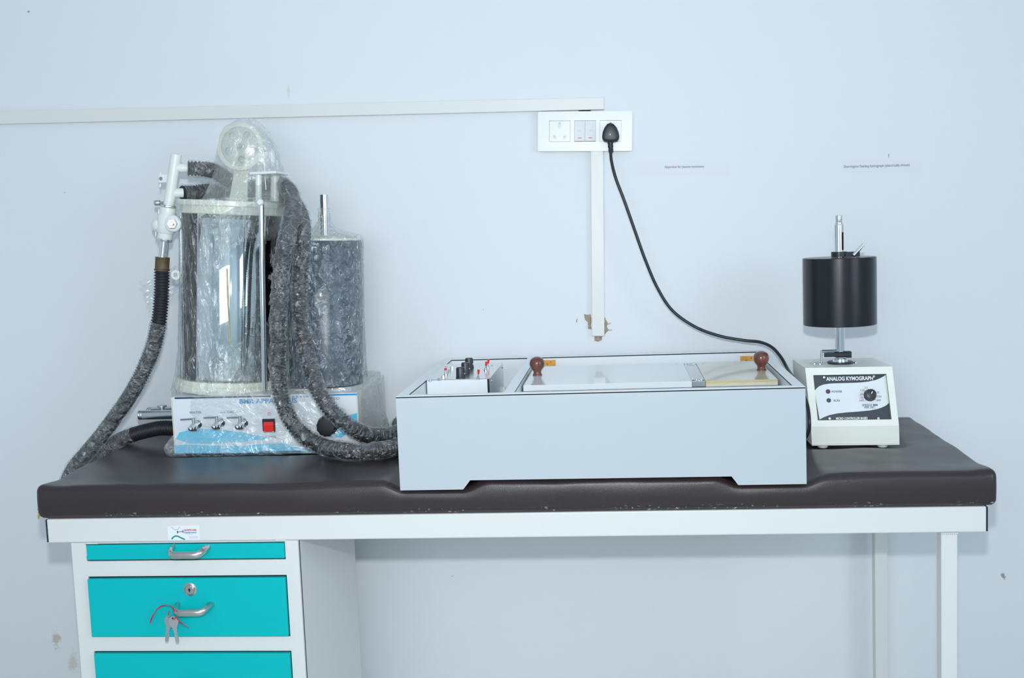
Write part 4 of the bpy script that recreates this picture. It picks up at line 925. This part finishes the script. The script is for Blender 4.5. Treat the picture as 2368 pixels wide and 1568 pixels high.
# two long hoses from the tee across the back and down the front
HA = [at(434, 389, .408), at(468, 391, .42), at(500, 398, .45), at(550, 428, .515), at(605, 428, .53), at(640, 424, .49), at(668, 440, .42), at(677, 475, .365), at(668, 530, .325), at(655, 590, .308), at(648, 660, .300), at(645, 730, .297), at(643, 800, .295), at(644, 870, .288),
      at(652, 925, .282), at(674, 975, .272), at(706, 1010, .262), at(752, 1034, .25), onz(806, 1043, .8215), onz(862, 1043, .8205), onz(906, 1036, .8200), Vector((.704, .345, .8195)), Vector((.706, .43, .8195)), Vector((.690, .50, .8195))]
HB = [at(421, 447, .414), at(450, 446, .44), at(490, 442, .475), at(555, 452, .55), at(625, 448, .555), at(662, 455, .50), at(690, 485, .41), at(701, 530, .362), at(699, 590, .345), at(693, 660, .338), at(694, 725, .333), at(703, 790, .325), at(717, 845, .308), at(735, 900, .285),
      at(762, 945, .274), at(800, 980, .268), at(840, 1003, .285), at(880, 1009, .34), Vector((.650, .43, .8195)), Vector((.655, .50, .8195)), Vector((.62, .545, .8195))]
for k, H in enumerate((HA, HB)):
    h_ = hose('corrugated_hose', H, bmr, .0155, .0022, .0076); hose_film('hose_film', H, h_, .0190, 7.7+11*k)
tube('mains_lead', [at(838, 900, .50), at(850, 925, .52), at(854, 955, .54), at(856, 985, .55), at(850, 1000, .57)], .0042, 'cable', bmr, 12)

# ---------------------------------------------------------------- plastic film
def ridged(p): return 1-2*abs(noise.noise(p))
def shell(name, rings, nu, nv, m, parent, amp, fr=(20, 20, 20), seedv=0, closed=True, hole=None, amp2=0, fr2=60):
    """rings: list of (centre, rx, ry, axis-z already in the centre); interpolated smoothly"""
    bm = bmesh.new(); V = []; nr = len(rings)
    def lerp_ring(t):
        x = t*(nr-1); i = min(int(x), nr-2); f = x-i; f = f*f*(3-2*f)*.5+f*.5; a, b = rings[i], rings[i+1]
        return a[0].lerp(b[0], f), a[1]+(b[1]-a[1])*f, a[2]+(b[2]-a[2])*f
    for j in range(nv+1):
        c, rx, ry = lerp_ring(j/nv); row = []
        for i in range(nu):
            a = 2*math.pi*i/nu; d = Vector((math.cos(a), math.sin(a), 0)); p = c+Vector((d.x*rx, d.y*ry, 0))
            q = Vector((p.x*fr[0]+seedv, p.y*fr[1], p.z*fr[2])); k = amp*(ridged(q)*.6+.6*noise.noise(q*2.3)) + amp2*abs(noise.noise(p*fr2+Vector((seedv, 3, 1))))
            row.append(bm.verts.new(p+d*k))
        V.append(row)
    for j in range(nv):
        for i in range(nu):
            i2 = (i+1) % nu
            if hole and hole((V[j][i].co+V[j+1][i2].co)/2): continue
            bm.faces.new((V[j][i], V[j][i2], V[j+1][i2], V[j+1][i]))
    for v in [v for v in bm.verts if not v.link_faces]: bm.verts.remove(v)
    return finish(name, bm, m, parent, True)
def ring_px(y, x0, x1, Y, ry):
    a, b = at(x0, y, Y), at(x1, y, Y); return ((a+b)/2, (b.x-a.x)/2, ry)
shell('film_hood', [ring_px(272, 562, 578, .44, .004), ring_px(279, 543, 592, .44, .016), ring_px(292, 522, 608, .44, .024), ring_px(312, 510, 622, .44, .030), ring_px(345, 504, 642, .442, .036),
     ring_px(385, 499, 650, .445, .042), ring_px(425, 488, 664, .448, .055), ring_px(455, 474, 682, .45, .075), ring_px(478, 478, 690, .45, .100), ring_px(500, 492, 694, .45, .122)], 110, 90, 'film_hood', bmr, .0038, (34, 34, 16), 2.2)
def bell_hole(p):
    # torn opening in front of the bell
    if p.y > .42: return False
    v = p-CAM; z = v.dot(FWD); px = CXP+F_PX*v.dot(RGT)/z; py = CYP-F_PX*v.dot(UPV)/z
    n_ = 14*noise.noise(p*45)
    lim_l = 508+ (0 if py > 640 else (640-py)*.12); lim_r = 628+n_
    lowb = 790-(px-540)**2*.004+ (0 if px < 560 else -(px-560)*.5)
    return lim_l+n_ < px < lim_r and 556+n_-(575-px if px < 575 else 0)*-.6 < py < lowb+n_
shell('film_wrap', [(bC+ax*.002, .132, .132), (bC+ax*.03, .125, .125), (bC+ax*.10, .1165, .1165), (bC+ax*.25, .1155, .1155), (bC+ax*(tank_len-.05), .1165, .1165), (bC+ax*(tank_len-.004), .126, .126), (bC+ax*(tank_len+.016), .125, .125)], 170, 120, 'film_bell', bmr, .0022, (40, 40, 18), 5.0, hole=bell_hole, amp2=.002, fr2=90)
shell('film_wrap', [(dB+dax*.0, .098, .096), (dB+dax*.03, .0925, .0925), (dB+dax*.15, .0880, .0880), (dB+dax*.28, .0875, .0875), (dB+dax*(dl-.008), .0880, .0880), (dB+dax*(dl+.009), .086, .086), (dB+dax*(dl+.016), .060, .060), (dB+dax*(dl+.026), .028, .028), (dB+dax*(dl+.045), .014, .016), (dB+dax*(dl+.075), .0125, .0125)], 170, 150, 'film_drum', bmr, .0016, (40, 40, 30), 9.0, amp2=.0022, fr2=110)
# loose bag round the base
def bag():
    bm = bmesh.new(); nu, nv = 220, 40; rows = []
    for j in range(nv+1):
        t = j/nv; row = []
        for i in range(nu):
            a = 2*math.pi*i/nu; ca, sa = math.cos(a), math.sin(a); e = .22
            sx = math.copysign(abs(ca)**e, ca); sy = math.copysign(abs(sa)**e, sa)
            z = .7995+t*(QZ1+.012-.7995)
            swell = math.exp(-((t-.08)/.22)**2); left = smooth01((.35-(QX0+QX1)/2-sx*.2+.37)/.4) if sx < 0 else 0
            hx = (QX1-QX0)/2+.004+.030*swell*(1 if sx < 0 else .35)-.004*t; hy = (QY1-QY0)/2+.003+.014*swell*(1 if sx < .2 else .3)
            if sy > 0: hy = min(hy, (QY1-QY0)/2+.006)
            p = Vector(((QX0+QX1)/2+sx*hx, (QY0+QY1)/2+sy*hy, z))
            nrm = Vector((sx if abs(sx) > abs(sy) else 0, sy if abs(sy) >= abs(sx) else 0, 0)); nrm = nrm.normalized() if nrm.length > 0 else Vector((0, 0, 1))
            k = .0042*(.35+swell)*noise.noise(Vector((p.x*22, p.y*22, p.z*30)))+.0030*(.3+swell)*abs(noise.noise(Vector((p.x*60, p.y*60, p.z*70))))
            p += nrm*k
            if p.y > WALL_Y-.004: p.y = WALL_Y-.004
            row.append(bm.verts.new(p))
        rows.append(row)
    for j in range(nv):
        for i in range(nu): 
            c = rows[j][i].co
            if c.x > .42 and c.y < .45 and c.z < .86-.10*smooth01((.60-c.x)/.2)+.008*noise.noise(c*40): continue
            bm.faces.new((rows[j][i], rows[j][(i+1) % nu], rows[j+1][(i+1) % nu], rows[j+1][i]))
    for v in [v for v in bm.verts if not v.link_faces]: bm.verts.remove(v)
    return finish('film_bag', bm, 'film_bag', bmr, True)
bag()
def sheet(name, pxs, nu, nv, m, amp, seedv, parent=bmr):
    """crumpled single sheet through four px corners (x, y, Depth)"""
    A, B, D_, E_ = [at(*p) for p in pxs]; bm = bmesh.new(); rows = []
    for j in range(nv+1):
        row = []
        for i in range(nu+1):
            u, v = i/nu, j/nv; p = A.lerp(B, u).lerp(E_.lerp(D_, u), v)
            w_ = Vector((noise.noise(Vector((u*5, v*5, seedv))), noise.noise(Vector((u*4+7, v*6, seedv)))*2.2, noise.noise(Vector((u*5, v*4+3, seedv)))))
            row.append(bm.verts.new(p+w_*amp+Vector((0, 1, 0))*amp*.7*noise.noise(Vector((u*16, v*16, seedv)))))
        rows.append(row)
    for j in range(nv):
        for i in range(nu): bm.faces.new((rows[j][i], rows[j][i+1], rows[j+1][i+1], rows[j+1][i]))
    return finish(name, bm, m, parent, True)
sheet('film_flap', [(322, 648, .42), (408, 612, .40), (420, 668, .395), (345, 722, .415)], 30, 26, 'film', .006, 1.7)
sheet('film_tail', [(838, 905, .50), (884, 868, .53), (868, 1000, .53), (842, 1000, .50)], 26, 34, 'film', .009, 6.3)
sheet('film_flap', [(660, 430, .37), (700, 500, .36), (735, 560, .40), (690, 560, .36)], 24, 26, 'film', .007, 12.1)
rg = T(406.5, 636, -.008); lathe('white_ring', [(.0052, 0), (.0112, 0), (.0116, .001), (.0116, .004), (.0108, .005), (.0052, .005)], rg+Vector((0, .004, 0)), 'tee', bmr, (0, -1, 0), 28)

# ---------------------------------------------------------------- labels for parts that look unlike the rest of their thing
PART_LABELS = {'drawer': 'teal enamelled drawer front', 'handle': 'satin chrome bow handle', 'wooden_knob': 'turned brown wooden knob', 'wood_block': 'orange wooden block with nails',
    'recording_drum': 'grey black drum wrapped in clear film', 'chrome_bell': 'polished chrome bell inside the clear tank', 'corrugated_hose': 'black corrugated hose wrapped in clear film',
    'breathing_hose': 'black corrugated hose hanging over the table end', 'drum': 'matt black drum', 'pulley_wheel': 'translucent ivory pulley wheel', 'film_hood': 'crumpled clear plastic film over the pulley',
    'control_unit': 'white metal control unit with black knobs and red switches', 'maker_plate': 'white sticker with red and blue lettering', 'ribbon': 'red ribbon', 'speed_knob': 'black ribbed knob',
    'glue_line': 'dark joint line under the edging', 'end_cap': 'navy plastic end cap', 'tee_pipe': 'white upright plastic pipe'}
for o in bpy.data.objects:
    if o.parent is not None:
        b_ = o.name.split('.')[0]
        if b_ in PART_LABELS: o['label'] = PART_LABELS[b_]
